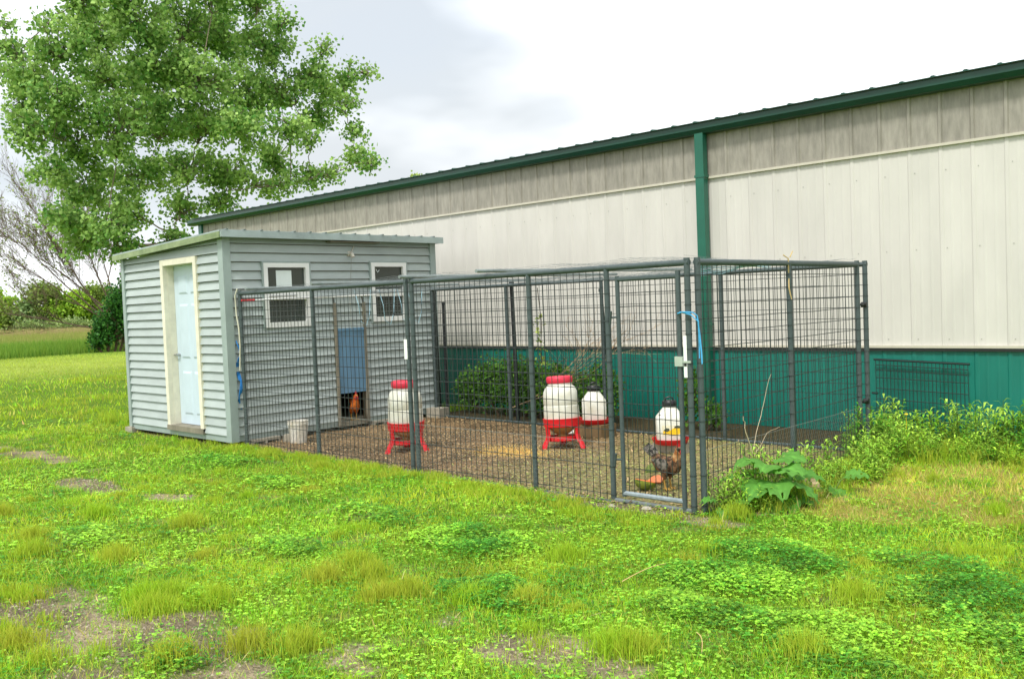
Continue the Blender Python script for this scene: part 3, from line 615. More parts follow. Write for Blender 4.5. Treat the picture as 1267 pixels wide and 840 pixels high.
# ------------------------------------------------------------------ poultry
def feather_mat(name, a, b, scale):
    m = mat(name, a, .8, .1, scale, .5, 90, col2=b, spec=.2, lo=.42, hi=.58); return m
def fowl(name, label, loc, rz_, mb_, mneck, mtail, rooster=False, s=1.0):
    t = thing(name, label, 'chicken', loc, rz_); t.scale = (s, s, s)
    def ring(x, z, ry, rzz, tilt, n=14):
        ct, st = math.cos(tilt), math.sin(tilt)
        return [(x-st*rzz*math.sin(2*math.pi*k/n), ry*math.cos(2*math.pi*k/n), z+ct*rzz*math.sin(2*math.pi*k/n)) for k in range(n)]
    b = MB().loft([ring(-.165, .275, .012, .02, -.6), ring(-.14, .25, .04, .05, -.5), ring(-.09, .22, .066, .07, -.3), ring(-.03, .20, .078, .08, 0), ring(.03, .195, .076, .08, .1), ring(.075, .215, .062, .07, .5), ring(.1, .25, .045, .05, .9),
                  ring(.11, .29, .034, .036, 1.2), ring(.115, .325, .028, .03, 1.2), ring(.125, .35, .027, .028, .9), ring(.145, .358, .019, .02, .3), ring(.157, .356, .006, .006, 0)])
    for sy_ in (-1, 1): b.loft([[(x+r_*math.cos(2*math.pi*k/8), sy_*.036+r_*.9*math.sin(2*math.pi*k/8), z) for k in range(8)] for x, z, r_ in ((.0, .18, .045), (-.005, .13, .035), (-.01, .10, .018), (-.012, .085, .011))])
    bo = b.build('body', mb_, t, smooth=True); md = bo.modifiers.new('join', 'REMESH'); md.mode = 'VOXEL'; md.voxel_size = .006; md.use_smooth_shade = True
    wg = MB()
    for sy_ in (-1, 1):
        wg = MB().loft([[(x, sy_*(.074+o)+0, z+h), (x, sy_*(.086+o), z), (x, sy_*(.074+o), z-h), (x, sy_*(.06+o), z)] for x, z, h, o in ((.055, .22, .012, -.006), (.03, .222, .045, 0), (-.03, .22, .05, .0), (-.08, .225, .034, -.012), (-.14, .24, .01, -.034))])
        wg.build('wing', mtail, t, smooth=True)
    MB().loft([ring(.092, .262, .05, .05, .9), ring(.104, .285, .04, .042, 1.1), ring(.112, .318, .033, .035, 1.2), ring(.118, .345, .03, .03, 1.0)]).build('neck_feathers', mneck, t, smooth=True)
    tl = MB()
    for k in range(9):
        a = (k-4)/4; ln = .15 if not rooster else .22
        pts = []
        for i in range(5):
            q = i/4; pts.append((-.13-ln*.55*q-(.06*q*q if rooster else 0), a*.05*(.4+q), .26+ln*.95*q*(1-.25*abs(a))-(.12*q*q if rooster else .03*q*q)))
        tl.path(pts, [.012, .018, .02, .016, .005], 6, sq=.45)
    tl.build('tail', mtail, t, smooth=True)
    MB().path([(.155, 0, .357), (.17, 0, .353), (.183, 0, .346)], [.009, .006, .001], 6).build('beak', mat('beak_horn', S(196, 160, 90), .5), t)
    mr_ = mat('comb_red', S(186, 26, 30), .5, .1, 20)
    k_ = 1.6 if rooster else .9
    MB().prism([(.155, .37), (.15, .37+.02*k_), (.14, .372), (.135, .37+.03*k_), (.125, .374), (.115, .37+.028*k_), (.108, .372), (.1, .37+.018*k_), (.1, .35), (.14, .352)], -.005, .005, 'y').build('comb', mr_, t)
    for sy_ in (-1, 1):
        MB().path([(.145, sy_*.01, .348), (.147, sy_*.012, .33), (.146, sy_*.012, .33-.022*k_)], [.006, .01*k_, .004], 6).build('wattle', mr_, t)
        MB().lathe([(.001, -.004), (.005, 0), (.001, .004)], 8).build('eye', M_cap, t, (.137, sy_*.0215, .36))
        lg = MB().path([(-.012, sy_*.036, .1), (-.018, sy_*.036, .075), (-.005, sy_*.036, .012)], [.009, .0075, .007], 6)
        for dx, dy in ((.045, 0), (.036, .028), (.036, -.028), (-.028, 0)): lg.path([(-.005, sy_*.036, .012), (-.005+dx*.6, sy_*.036+dy*.6, .012), (-.005+dx, sy_*.036+dy, .003)], [.006, .005, .002], 5)
        lg.build('leg', mat('leg_yellow', S(190, 150, 70), .6), t, smooth=True)
    return t
fowl('hen', 'speckled brown and grey hen with raised tail standing just inside the gate', (-.60, .58, 0), R(-6), feather_mat('feather_brown', S(58, 42, 32), S(128, 98, 72), 26), feather_mat('feather_gold', S(150, 96, 54), S(190, 150, 104), 30), feather_mat('feather_barred', S(36, 36, 36), S(132, 126, 116), 34), False, .97)
fowl('rooster', 'golden brown rooster with red comb standing in the open hatch', (-6.24, 1.66, .10), R(-20), feather_mat('feather_orange', S(150, 74, 26), S(198, 110, 44), 20), feather_mat('feather_rust', S(150, 50, 20), S(190, 96, 36), 30), feather_mat('feather_black', S(20, 24, 22), S(60, 44, 30), 20), True, .95)

# ------------------------------------------------------------------ leaning wire panel against the barn
lp = thing('wire_sheet', 'small dark wire sheet leaning against the green wainscot', 'wire sheet', (.2, 4.02, 0))
M_lp = mat('dark_green_wire', S(8, 36, 30), .5, .1)
w = MB()
Q = lambda u, v: (-.46+.92*u+(.02-.05*v)*1, .13*v-.02, .02+.79*v-.035*u)
for k in range(25): w.path([Q(k/24, 0), Q(k/24, 1)], .004, 4)
for v in (0, .12, .24, .36, .48, .62, .76, .86, .93): w.path([Q(0, v), Q(1, v)], .0042, 4)
tag(w.build('wire_mesh', M_lp, lp), kind='stuff')
MB().path([Q(-.02, 1), Q(1.02, 1)], .012, 6).build('frame_bar', M_lp, lp); MB().path([Q(-.05, .55), Q(.02, .55)], .012, 6).build('frame_bar', M_lp, lp)
pv = MB().box(-.13, .13, -.09, .09, -.02, .05).build('paver', mat('paver_tan', S(186, 164, 130), .9, .15, 20, .4, 60), None, (.24, 1.2, 0)); pv.rotation_euler = (R(5), R(-4), R(35)); tag(pv, 'tan stone paver lying between the weeds outside the run', 'paver')
for i, (x_, y_, s_) in enumerate(((-.35, -.1, .04), (-.62, -.16, .03))):
    st = MB().loft([[(s_*a_*math.cos(q)*(1+rg.uniform(-.2, .2)), s_*.8*a_*math.sin(q)*(1+rg.uniform(-.2, .2)), s_*z_) for q in [2*math.pi*k/8 for k in range(8)]] for a_, z_ in ((.8, -.2), (1, .15), (.75, .45), (.3, .58))])
    tag(st.build('stone', M_conc, None, (x_, y_, 0)), 'small pale stone lying in the grass outside the gate panel', 'stone', 'stones outside the gate')

# ------------------------------------------------------------------ plants: vectorised builders
def rand_unit(n):
    v = rng.normal(size=(n, 3)); return v/np.linalg.norm(v, axis=1, keepdims=True)
def quads_leaf(Pp, A, B, L_, Wd, Cc, fold=.0):
    """leaf rhombus: base at P, along A length L, half width along B"""
    n = len(Pp); L_ = np.broadcast_to(L_, (n,))[:, None]; Wd = np.broadcast_to(Wd, (n,))[:, None]
    N = np.cross(A, B)
    V = np.stack([Pp, Pp+A*L_*.45+B*Wd+N*fold*L_, Pp+A*L_, Pp+A*L_*.45-B*Wd+N*fold*L_], 1).reshape(-1, 3)
    i = np.arange(n)[:, None]*4
    F = np.concatenate([i+np.array([[0, 1, 2]]), i+np.array([[0, 2, 3]])], 0)
    return V, F, np.repeat(Cc, 4, 0)
def blades(px, py, pz, h, w, lean, Cc, seg=1, tipc=1.25):
    n = len(px); a = rng.uniform(0, 2*np.pi, n); f = rng.uniform(0, 2*np.pi, n)
    P0 = np.stack([px, py, pz], 1); Lx = np.stack([np.cos(a), np.sin(a), np.zeros(n)], 1)*(lean*h)[:, None]
    Wv = np.stack([np.cos(f), np.sin(f), np.zeros(n)], 1)*(w/2)[:, None]; up_ = np.array([0, 0, 1.0])
    tip = P0+Lx+up_*h[:, None]
    if seg == 1:
        V = np.stack([P0-Wv, P0+Wv, tip], 1).reshape(-1, 3); F = np.arange(3*n).reshape(-1, 3)
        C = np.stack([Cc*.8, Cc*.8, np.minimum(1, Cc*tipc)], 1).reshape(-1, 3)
    else:
        mid = P0+Lx*.3+up_*(h*.6)[:, None]
        V = np.stack([P0-Wv, P0+Wv, mid-Wv*.75, mid+Wv*.75, tip], 1).reshape(-1, 3); i = np.arange(n)[:, None]*5
        F = np.concatenate([i+np.array([[0, 1, 3]]), i+np.array([[0, 3, 2]]), i+np.array([[2, 3, 4]])], 0)
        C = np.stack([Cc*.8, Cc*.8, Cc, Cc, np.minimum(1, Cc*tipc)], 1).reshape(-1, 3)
    return V, F, C
def merge(parts):
    V = []; F = []; C = []; k = 0
    for v, f, c_ in parts: V.append(v); F.append(f+k); C.append(c_); k += len(v)
    return np.concatenate(V), np.concatenate(F), np.concatenate(C)
def jitter(base, n, v=.2, h=.12):
    c_ = np.array(base)[None]*(1+rng.uniform(-v, v, (n, 1)))*(1+rng.uniform(-h, h, (n, 3))); return np.clip(c_, 0, 1)
M_grass = leafmat('grass_blades', .35); M_leaf = leafmat('tree_leaves', .33); M_clov = leafmat('clover_leaves', .3)

# scatter region: a wedge wider than the view
def scatter(n, d0, d1, hw=.72, a_mid=YAW):
    a = a_mid+rng.uniform(-hw, hw, n); d = np.sqrt(rng.uniform(d0*d0, d1*d1, n))
    x_ = CAM.x-np.sin(a)*d; y_ = CAM.y+np.cos(a)*d
    return x_, y_, d
def free(x_, y_): return ~(in_run(x_, y_) | in_shed(x_, y_) | ((y_ > 4.15) & (x_ > -15.1)) | ((y_ > 3.0) & (x_ < .1) & (x_ > -6.3)) | ((np.abs(y_) < .1) & (x_ > -6.3) & (x_ < .1) & (rng.random(len(x_)) < .6)))
def tuft_map(x_, y_): return fbm(x_, y_, 1.1, 41, 3)
def clover_map(x_, y_): return fbm(x_, y_, .9, 61, 4)
CLOV = [(-3.1,-3.1,.5,.3),(-.48,-3.67,.3,.16),(-1.2,-3.22,.3,.14),(.18,-2.2,.4,.22),(.72,-2.76,.35,.2),(1,-.7,.6,.3),(2.1,-.8,.6,.5),(1.7,-1.77,.5,.4),(1.1,-1.8,.4,.3),(-3.7,-1.15,.7,.3),(-1.67,-2.35,.4,.2),(-1.9,-1.43,.5,.25),(1,-1.26,.5,.3),(-8.5,-.45,.8,.2),(2.3,-1.2,.5,.5),(1.75,-.36,.5,.3),(-.7,-1.5,.5,.3),(-5.5,-.8,.8,.3)]
def clover_mask(x_, y_): return sstep(.34, .72, clover_map(x_, y_)*.75+np.maximum(blob(x_, y_, CLOV), -.6)*.35+(fbm(x_, y_, 5, 66, 2)-.5)*.3)
G1 = np.array(S(182, 212, 54)); G2 = np.array(S(136, 194, 46)); G3 = np.array(S(214, 216, 94)); GD = np.array(S(206, 184, 112)); GC = np.array(S(74, 144, 42)); GC2 = np.array(S(158, 208, 64))
parts = []
for n, d0, d1, wd, hh in ((165000, 2.5, 6.0, .0034, .042), (120000, 6.0, 9.5, .0050, .045), (80000, 9.5, 15, .0078, .05), (70000, 15, 46, .024, .075)):
    x_, y_, d = scatter(n, d0, d1)
    sm = soil_mask(x_, y_); dm = dry_mask(x_, y_); cm = clover_mask(x_, y_)
    k = free(x_, y_) & (rng.random(n) > sm*.82) & (rng.random(n) > cm*.5)
    x_, y_, d, sm, dm, cm = (q[k] for q in (x_, y_, d, sm, dm, cm)); n = len(x_)
    mixn = sstep(.3, .7, fbm(x_, y_, 1.6, 81, 3)+rng.normal(0, .12, n))
    c_ = mixc(G1, G2, mixn)*(1+rng.uniform(-.38, .32, (n, 1)))*(1+rng.uniform(-.1, .1, (n, 3)))
    c_ *= (.5+1.0*fbm(x_, y_, 6.5, 87, 3))[:, None]*(.75+.5*fbm(x_, y_, 1.3, 88, 2))[:, None]
    yl = (rng.random(n) < .12+.1*sm); c_[yl] = jitter(G3, yl.sum())
    dd = rng.random(n) < np.maximum(.035, dm*.45); c_[dd] = jitter(GD, dd.sum())
    c_ = mixc(c_, np.array(S(178, 194, 84)), sstep(24, 34, d)*.75)*(.65+.7*fbm(x_, y_, .6, 89, 4))[:, None]*np.where(d < 14, 1.0, 1.0)[:, None]
    h = hh*rng.uniform(.45, 1.35, n)*(.7+.7*fbm(x_, y_, 1.4, 83, 2)); 
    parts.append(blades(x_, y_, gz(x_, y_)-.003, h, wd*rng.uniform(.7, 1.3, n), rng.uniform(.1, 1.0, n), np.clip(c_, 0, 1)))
V, F, C = merge(parts); tag(link('short_grass', mesh_tris('short_grass', V, F, C), M_grass), 'short yellow green lawn grass over the whole yard', 'grass', kind='stuff')
# fine tufts
TUF = [(-.29,-3.41),(1.1,-2.46),(-1.36,-3.42),(-2.33,-3.16),(-.28,-2.45),(.1,-2.33),(-.1,-3.26),(-.44,-3.71),(-.35,-2.59),(-2.75,-2.45),(-2.92,-3.47),(.39,-2.2),(-.96,-2.29),(-.03,-1.41),(1.64,-1.12),(-.85,-2.6),(-1.22,-4.12),(.3,.05),(-4.51,-3.17),(1.77,-1.95),(-3.79,-2.69),(-1.13,-3.48),(-1.25,-3.3),(-1.0,-3.2),(1.2,-2.4),(-3.4,-3.3),(-.65,-2.4)]
parts = []
tx, ty, td = scatter(700, 3.2, 14); k = free(tx, ty) & (tuft_map(tx, ty) > .5); tx, ty = tx[k], ty[k]
EDGE = [(-6.2+6.2*rng.random(), -.10-.3*rng.random()**1.5) for _ in range(150)]
allt = [(a, b, .12, 420, .14) for a, b in TUF]+[(a, b-(.10 if a > -2.6 else 0)-(.16 if a > -.9 else 0), .09, 60, .085) for a, b in EDGE]+[(a, b, rng.uniform(.05, .13), int(rng.uniform(80, 190)), rng.uniform(.06, .115)) for a, b in zip(tx, ty)]
allt += [(rng.uniform(.15, 2.4), rng.uniform(2.6, 3.95), .12, 45, rng.uniform(.14, .26)) for _ in range(60)]+[(rng.uniform(.2, .6), rng.uniform(.2, 2.6), .09, 40, rng.uniform(.1, .2)) for _ in range(26)]
allt += [(-9.05-rng.random()**2*2.2, rng.uniform(-.1, 3.2), .14, 45, rng.uniform(.12, .26)) for _ in range(60)]
fx, fy, fd = scatter(900, 12, 30, .18, YAW+.46); kf = free(fx, fy) & (fbm(fx, fy, .5, 44, 3) > .48); allt += [(a, b, .22, 26, rng.uniform(.07, .13)) for a, b in zip(fx[kf], fy[kf])]
for (a, b, r_, n, h0) in allt:
    q = rng.normal(size=(n, 2))*r_*.55; x_ = a+q[:, 0]; y_ = b+q[:, 1]; rr_2 = np.hypot(q[:, 0], q[:, 1])/r_
    h = h0*rng.uniform(.6, 1.2, n)*(1-.35*np.clip(rr_2, 0, 1))
    base = mixc(np.array(S(156, 194, 48)), np.array(S(180, 180, 66)), np.full(n, rng.uniform(0, .75)))
    c_ = base*(1+rng.uniform(-.2, .2, (n, 1)))*(1+rng.uniform(-.08, .08, (n, 3)))
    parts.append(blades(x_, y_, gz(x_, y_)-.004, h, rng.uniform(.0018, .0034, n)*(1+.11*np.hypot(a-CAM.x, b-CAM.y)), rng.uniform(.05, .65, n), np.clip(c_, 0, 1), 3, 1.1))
V, F, C = merge(parts); tag(link('grass_tufts', mesh_tris('grass_tufts', V, F, C), M_grass), 'taller fine olive yellow grass tufts scattered over the lawn', 'grass', kind='stuff')
# clover
parts = []
for n, d0, d1, s_ in ((185000, 2.5, 6.5, .0098), (140000, 6.5, 11, .0135), (30000, 11, 16, .02)):
    x_, y_, d = scatter(n, d0, d1); cm = clover_mask(x_, y_); sm = soil_mask(x_, y_); dm = dry_mask(x_, y_)
    k = free(x_, y_) & (rng.random(n) < np.maximum(cm, .26)*(1-sm*.88)*(1-dm*.75)); x_, y_, cm = x_[k], y_[k], cm[k]; n = len(x_)
    z_ = gz(x_, y_)+.01+.075*np.maximum(cm, .3)*rng.uniform(.15, 1, n)*(.3+1.1*fbm(x_, y_, 6, 68, 2)); s1 = s_*rng.uniform(.6, 1.25, n)
    c_ = mixc(GC, GC2, sstep(.25, .75, fbm(x_, y_, 2.2, 69, 3)+rng.normal(0, .16, n)))*(1+rng.uniform(-.45, .4, (n, 1)))*(.62+.85*fbm(x_, y_, 6, 68, 2))[:, None]  # low leaves darker: shade of the gaps put into the leaf colour
    P0 = np.stack([x_, y_, z_], 1); a0 = rng.uniform(0, 2*np.pi, n)
    N = np.stack([rng.normal(0, .35, n), rng.normal(0, .35, n), np.ones(n)], 1); N /= np.linalg.norm(N, axis=1, keepdims=True)
    for j in range(3):
        a = a0+j*2.094; A = np.stack([np.cos(a), np.sin(a), rng.uniform(-.25, .35, n)], 1); A /= np.linalg.norm(A, axis=1, keepdims=True)
        B = np.cross(N, A); B /= np.linalg.norm(B, axis=1, keepdims=True)
        parts.append(quads_leaf(P0, A, B, s1*1.25, s1*.62, np.clip(c_, 0, 1)))
V, F, C = merge(parts); tag(link('clover', mesh_tris('clover', V, F, C), M_clov), 'low patches of rounded green clover leaves in the lawn', 'clover', kind='stuff')
# dry stalks, litter
parts = []
x_, y_, d = scatter(2600, 3.2, 10); k = free(x_, y_) & ((dry_mask(x_, y_) > .3) | (soil_mask(x_, y_) > .4) | (rng.random(len(x_)) < .12)); x_, y_ = x_[k], y_[k]; n = len(x_)
A = rand_unit(n); A[:, 2] = np.abs(A[:, 2])*.3; A /= np.linalg.norm(A, axis=1, keepdims=True); B = np.cross(A, [0, 0, 1.0]); B /= np.linalg.norm(B, axis=1, keepdims=True)
parts.append(quads_leaf(np.stack([x_, y_, gz(x_, y_)+.012], 1), A, B, rng.uniform(.03, .12, n), rng.uniform(.001, .003, n), jitter(S(206, 184, 128), n)))
n = 26000; x_ = rng.uniform(-6.15, .0, n); y_ = rng.uniform(-.12, 2.98, n); A = rand_unit(n); A[:, 2] *= .25; A /= np.linalg.norm(A, axis=1, keepdims=True); B = np.cross(A, [0, 0, 1.0])+rand_unit(n)*.2; B /= np.linalg.norm(B, axis=1, keepdims=True)
cc = mixc(np.array(S(200, 172, 126)), np.array(S(94, 82, 64)), rng.random(n)); gsel = rng.random(n) < sstep(-3.4, -1.2, x_)*.55; cc[gsel] = jitter(S(160, 166, 96), gsel.sum())
parts.append(quads_leaf(np.stack([x_, y_, gz(x_, y_)+.008], 1), A, B, rng.uniform(.015, .06, n), rng.uniform(.003, .011, n), cc))
n = 2600; x_ = rng.normal(-3.0, .26, n); y_ = rng.normal(1.27, .15, n); A = rand_unit(n); B = np.cross(A, rand_unit(n)); B /= np.linalg.norm(B, axis=1, keepdims=True)
parts.append(quads_leaf(np.stack([x_, y_, gz(x_, y_)+.007], 1), A, B, .012, .005, jitter(S(232, 200, 118), n)))
V, F, C = merge(parts); tag(link('ground_litter', mesh_tris('ground_litter', V, F, C), leafmat('dry_litter', .1)), 'dry straw, wood chips and spilled corn on the dirt', 'litter', kind='stuff')
# soil crumbs and pebbles in the bare patches
n = 70000; x_, y_, d = scatter(n, 2.6, 10); k = free(x_, y_) & (soil_mask(x_, y_) > .4); x_, y_ = x_[k], y_[k]; n = len(x_)
s1 = rng.uniform(.003, .011, n); T = np.array([[1, 0, 0], [-.5, .87, 0], [-.5, -.87, 0], [0, 0, .9]]); rot = rng.uniform(0, 6.28, n)
Tv = np.repeat(T[None], n, 0)*s1[:, None, None]; cr, sr = np.cos(rot)[:, None], np.sin(rot)[:, None]
Vx = Tv[:, :, 0]*cr-Tv[:, :, 1]*sr+x_[:, None]; Vy = Tv[:, :, 0]*sr+Tv[:, :, 1]*cr+y_[:, None]; Vz = Tv[:, :, 2]+gz(x_, y_)[:, None]
i4 = np.arange(n)[:, None]*4; F = np.concatenate([i4+np.array([[0, 1, 3]]), i4+np.array([[1, 2, 3]]), i4+np.array([[2, 0, 3]])], 0)
tag(link('soil_crumbs', mesh_tris('soil_crumbs', np.stack([Vx, Vy, Vz], -1).reshape(-1, 3), F, np.repeat(mixc(np.array(S(186, 174, 150)), np.array(S(92, 82, 66)), rng.random(n)), 4, 0)), leafmat('dry_litter', .1)), 'loose crumbs and gravel on the bare soil patches', 'gravel', kind='stuff')
# a few long dry sticks lying in the lawn
sticks = [((1.28, -2.05, .02), (1.46, -2.3, .03), 'curved pale dry stem lying in the thick clover'), ((.62, -1.72, .05), (.72, -1.45, .1), 'straight pale dry stem leaning over the short grass')]
for a, b, lab in sticks:
    a, b = Vector(a), Vector(b); pp = [a.lerp(b, q/8)+Vector((.012, .008, .02))*math.sin(math.pi*q/8) for q in range(9)]; tag(MB().path(pp, [.0028-.00018*q for q in range(9)], 5).build('dry_stick', mat('stem_straw', S(206, 176, 118), .8)), lab, 'stem')

# ------------------------------------------------------------------ weeds by the fence and barn
def mb_np(mb, col):
    V = np.array(mb.v, float).reshape(-1, 3); F = []
    for f in mb.f:
        for k in range(1, len(f)-1): F.append((f[0], f[k], f[k+1]))
    return V, np.array(F, int).reshape(-1, 3), np.repeat(np.array([col]), len(V), 0)
def weed_mesh(name, ns, h0, h1, spread, cA, cB, ll=.145, lw=.0135, step=.04):
    parts = []; st = MB(); PP = []; AA = []; LL = []; CC = []
    for s in range(ns):
        a = rng.uniform(0, 6.28); r_ = spread*math.sqrt(rng.random()); h = rng.uniform(h0, h1); b = Vector((math.cos(a)*r_, math.sin(a)*r_, -.02)); le = Vector((math.cos(a), math.sin(a), 0))*rng.uniform(0, .22)*h
        pts = [b, b+le*.3+Vector((0, 0, h*.5)), b+le+Vector((0, 0, h))]; st.path(pts, [.004, .0035, .002], 4, caps=False)
        base = np.array(cA)*(1-(q := rng.random()))+np.array(cB)*q
        k = .06; ph = rng.uniform(0, 6.28)
        while k < 1.0:
            p = pts[0].lerp(pts[1], k*2) if k < .5 else pts[1].lerp(pts[2], k*2-1)
            ph += 2.4; e = .25+.75*k
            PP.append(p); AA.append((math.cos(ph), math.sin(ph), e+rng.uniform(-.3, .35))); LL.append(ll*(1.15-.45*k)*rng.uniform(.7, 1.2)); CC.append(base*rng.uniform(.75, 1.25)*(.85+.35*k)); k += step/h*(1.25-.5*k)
    P0 = np.array([tuple(p) for p in PP]); A = np.array(AA); A /= np.linalg.norm(A, axis=1, keepdims=True); B = np.cross(A, [0, 0, 1.0]); B /= np.linalg.norm(B, axis=1, keepdims=True)
    L_ = np.array(LL)
    # two-piece drooping leaf
    half = P0+A*(L_*.5)[:, None]; D = A*.75-np.array([0, 0, .55]); D /= np.linalg.norm(D, axis=1, keepdims=True)
    n = len(P0); V = np.stack([P0, half+B*lw, half-B*lw, half+D*(L_*.55)[:, None]], 1).reshape(-1, 3); i = np.arange(n)[:, None]*4
    F = np.concatenate([i+np.array([[0, 1, 2]]), i+np.array([[1, 3, 2]])], 0)
    parts = [(V, F, np.repeat(np.clip(np.array(CC), 0, 1), 4, 0)), mb_np(st, S(110, 130, 50))]
    return mesh_tris(name, *merge(parts))
wA, wB = S(98, 162, 46), S(176, 208, 84)
WM = [weed_mesh('goldenrod', 12, .22, .42, .16, wA, wB), weed_mesh('goldenrod', 10, .28, .5, .15, wA, wB), weed_mesh('goldenrod', 14, .16, .32, .18, S(110, 170, 40), S(176, 204, 70)), weed_mesh('goldenrod', 9, .3, .56, .13, S(70, 140, 40), wA)]
spots = []
for k in range(90):
    u = rng.random(); x_ = -.25+2.7*u+rng.normal(0, .05); y_ = 3.95-rng.random()**1.3*(1.35-.45*u); spots.append((x_, y_, rng.uniform(.8, 1.15) if y_ > 3.4 else rng.uniform(.55, .9), rng.integers(0, 4)))
for k in range(18): spots.append((rng.uniform(.2, .62), rng.uniform(1.65, 3.0), rng.uniform(.6, .95), rng.integers(0, 3)))
kinds = ['bright green leafy weed', 'slender upright green weed', 'short yellow green weed', 'tall dark green weed']
def zone(x_, y_):
    if y_ < 3.0 and x_ < .65: return 'pressed against the wire of the overgrown panel'
    if y_ < 3.35: return 'at the edge of the dry grass patch'
    if x_ < -.05: return 'behind the back corner post of the run'
    if x_ < .85: return 'below the leaning wire sheet'
    return 'along the green wainscot past the wire sheet'
for i, (x_, y_, s_, v_) in enumerate(spots):
    o = link('goldenrod_weed', WM[int(v_)], M_leaf, None, (x_, y_, 0)); o.scale = (s_*.85, s_*.85, s_*rng.uniform(.5, 1.2)); o.rotation_euler.z = rng.uniform(0, 6.28)
    tag(o, kinds[int(v_)]+' '+zone(x_, y_), 'weed', kinds[int(v_)]+'s '+zone(x_, y_))
for i, (x_, y_, s_) in enumerate(((.14, .12, .75), (.2, .2, .6), (.33, .5, .7), (.42, .62, .6), (.2, .9, .8), (.14, .45, .9), (.13, .3, .7), (.3, .3, .5), (.45, .45, .55), (.38, .85, .7), (.22, 1.1, .8), (.5, .75, .5), (.16, .55, .95), (.15, .75, .9), (.3, .15, .55), (.42, .3, .5), (.55, .95, .55), (.3, 1.35, .8), (.45, 1.45, .6), (.25, 1.55, .8))):
    o = link('goldenrod_weed', WM[i % 3], M_leaf, None, (x_, y_, 0)); o.scale = (s_*.8, s_*.8, s_); o.rotation_euler.z = i*1.3
    tag(o, kinds[i % 3]+' growing round the big leafed burdock', 'weed', kinds[i % 3]+'s round the burdock')
for i, (x_, y_) in enumerate(((2.15, 1.25), (2.3, 1.0), (2.05, .8), (2.4, .55))):
    o = link('goldenrod_weed', WM[2], M_leaf, None, (x_, y_, 0)); o.scale = (.8, .8, .8); o.rotation_euler.z = i*1.7
    tag(o, 'low bright weed at the edge of the dry grass patch', 'weed', 'weeds by the dry patch')
tag(MB().lathe([(.004, 0), (.02, .004), (.012, .014), (.002, .016)], 8).tube((0, 0, -.3), (0, 0, 0), .002, n=4).build('yellow_flower', mat('petal_yellow', S(240, 210, 30), .6), None, (.28, 3.4, .33)), 'single small yellow flower among the weeds below the wire sheet', 'flower')
# burdock with big leaves, each leaf a part
def big_leaf(L_, w, col):
    nu, nv = 11, 9; V = []; C = []; ph = rnd.uniform(0, 6)
    for i in range(nu):
        u = i/(nu-1); hw = w*(math.sin(math.pi*min(1, u*.9+.12))**.7)*(1-.35*u)*(1+.12*math.sin(u*19+ph))
        for j in range(nv):
            v = (j/(nv-1)-.5)*2; rip = .016*math.sin(u*26+ph+v*2)*abs(v)+.006*math.sin(u*40)*(1-abs(v))
            back = -abs(v)**2*.10*L_*(1-u)
            V.append((L_*u+back, hw*v*(1+.08*rnd.uniform(-1, 1)*abs(v)), .12*L_*math.sin(math.pi*u*.8)-.30*L_*u*u+abs(v)*hw*.3-abs(v)**3*hw*.25+rip))
            vein = 1.3 if j == nv//2 else (1.12 if (i*2+abs(j-nv//2)) % 4 == 0 else .95)
            C.append(np.array(col)*vein*(.85+.25*rnd.random()))
    F = []
    for i in range(nu-1):
        for j in range(nv-1):
            a = i*nv+j
            if rnd.random() < .03 and 0 < i: continue
            F += [(a, a+nv, a+nv+1), (a, a+nv+1, a+1)]
    return mesh_tris('leaf', np.array(V), np.array(F), np.clip(np.array(C), 0, 1))
def burdock(label, loc, leaves):
    t = thing('burdock', label, 'weed', loc)
    for (az, el, st_, L_, w, shade) in leaves:
        st_ *= .78
        d = Vector((math.cos(az)*math.cos(el), math.sin(az)*math.cos(el), math.sin(el)))
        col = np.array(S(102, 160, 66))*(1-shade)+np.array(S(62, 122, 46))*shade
        lf = link('leaf', big_leaf(L_, w, col), M_leaf, t, d*st_); lf.rotation_euler = (rnd.uniform(-.35, .35), -el*.25+.25+rnd.uniform(-.2, .2), az)
        MB().path([(0, 0, -.02), d*st_*.5+Vector((0, 0, .02)), d*st_], [.007, .006, .004], 5).build('stalk', mat('stalk_green', S(110, 140, 60), .6), t)
    return t
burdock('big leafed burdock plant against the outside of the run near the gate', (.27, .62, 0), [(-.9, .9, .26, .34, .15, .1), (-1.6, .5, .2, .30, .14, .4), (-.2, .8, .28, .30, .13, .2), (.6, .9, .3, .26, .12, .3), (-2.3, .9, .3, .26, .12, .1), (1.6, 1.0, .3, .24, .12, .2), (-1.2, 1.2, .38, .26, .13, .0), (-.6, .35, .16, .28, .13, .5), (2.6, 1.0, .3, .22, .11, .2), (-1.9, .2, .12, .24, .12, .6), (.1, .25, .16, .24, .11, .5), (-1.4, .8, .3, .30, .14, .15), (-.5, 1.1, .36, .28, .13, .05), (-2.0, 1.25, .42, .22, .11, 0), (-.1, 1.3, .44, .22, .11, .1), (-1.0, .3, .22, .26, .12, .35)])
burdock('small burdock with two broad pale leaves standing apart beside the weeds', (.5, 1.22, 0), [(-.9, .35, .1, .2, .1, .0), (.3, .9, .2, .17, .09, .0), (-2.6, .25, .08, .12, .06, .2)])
burdock('small burdock sprouting at the foot of the gate corner post', (.17, .12, 0), [(-1.0, .5, .12, .14, .06, .2), (-2.0, .9, .16, .12, .05, .1), (.2, .8, .15, .12, .05, .2), (-.3, .4, .1, .13, .055, .3)])

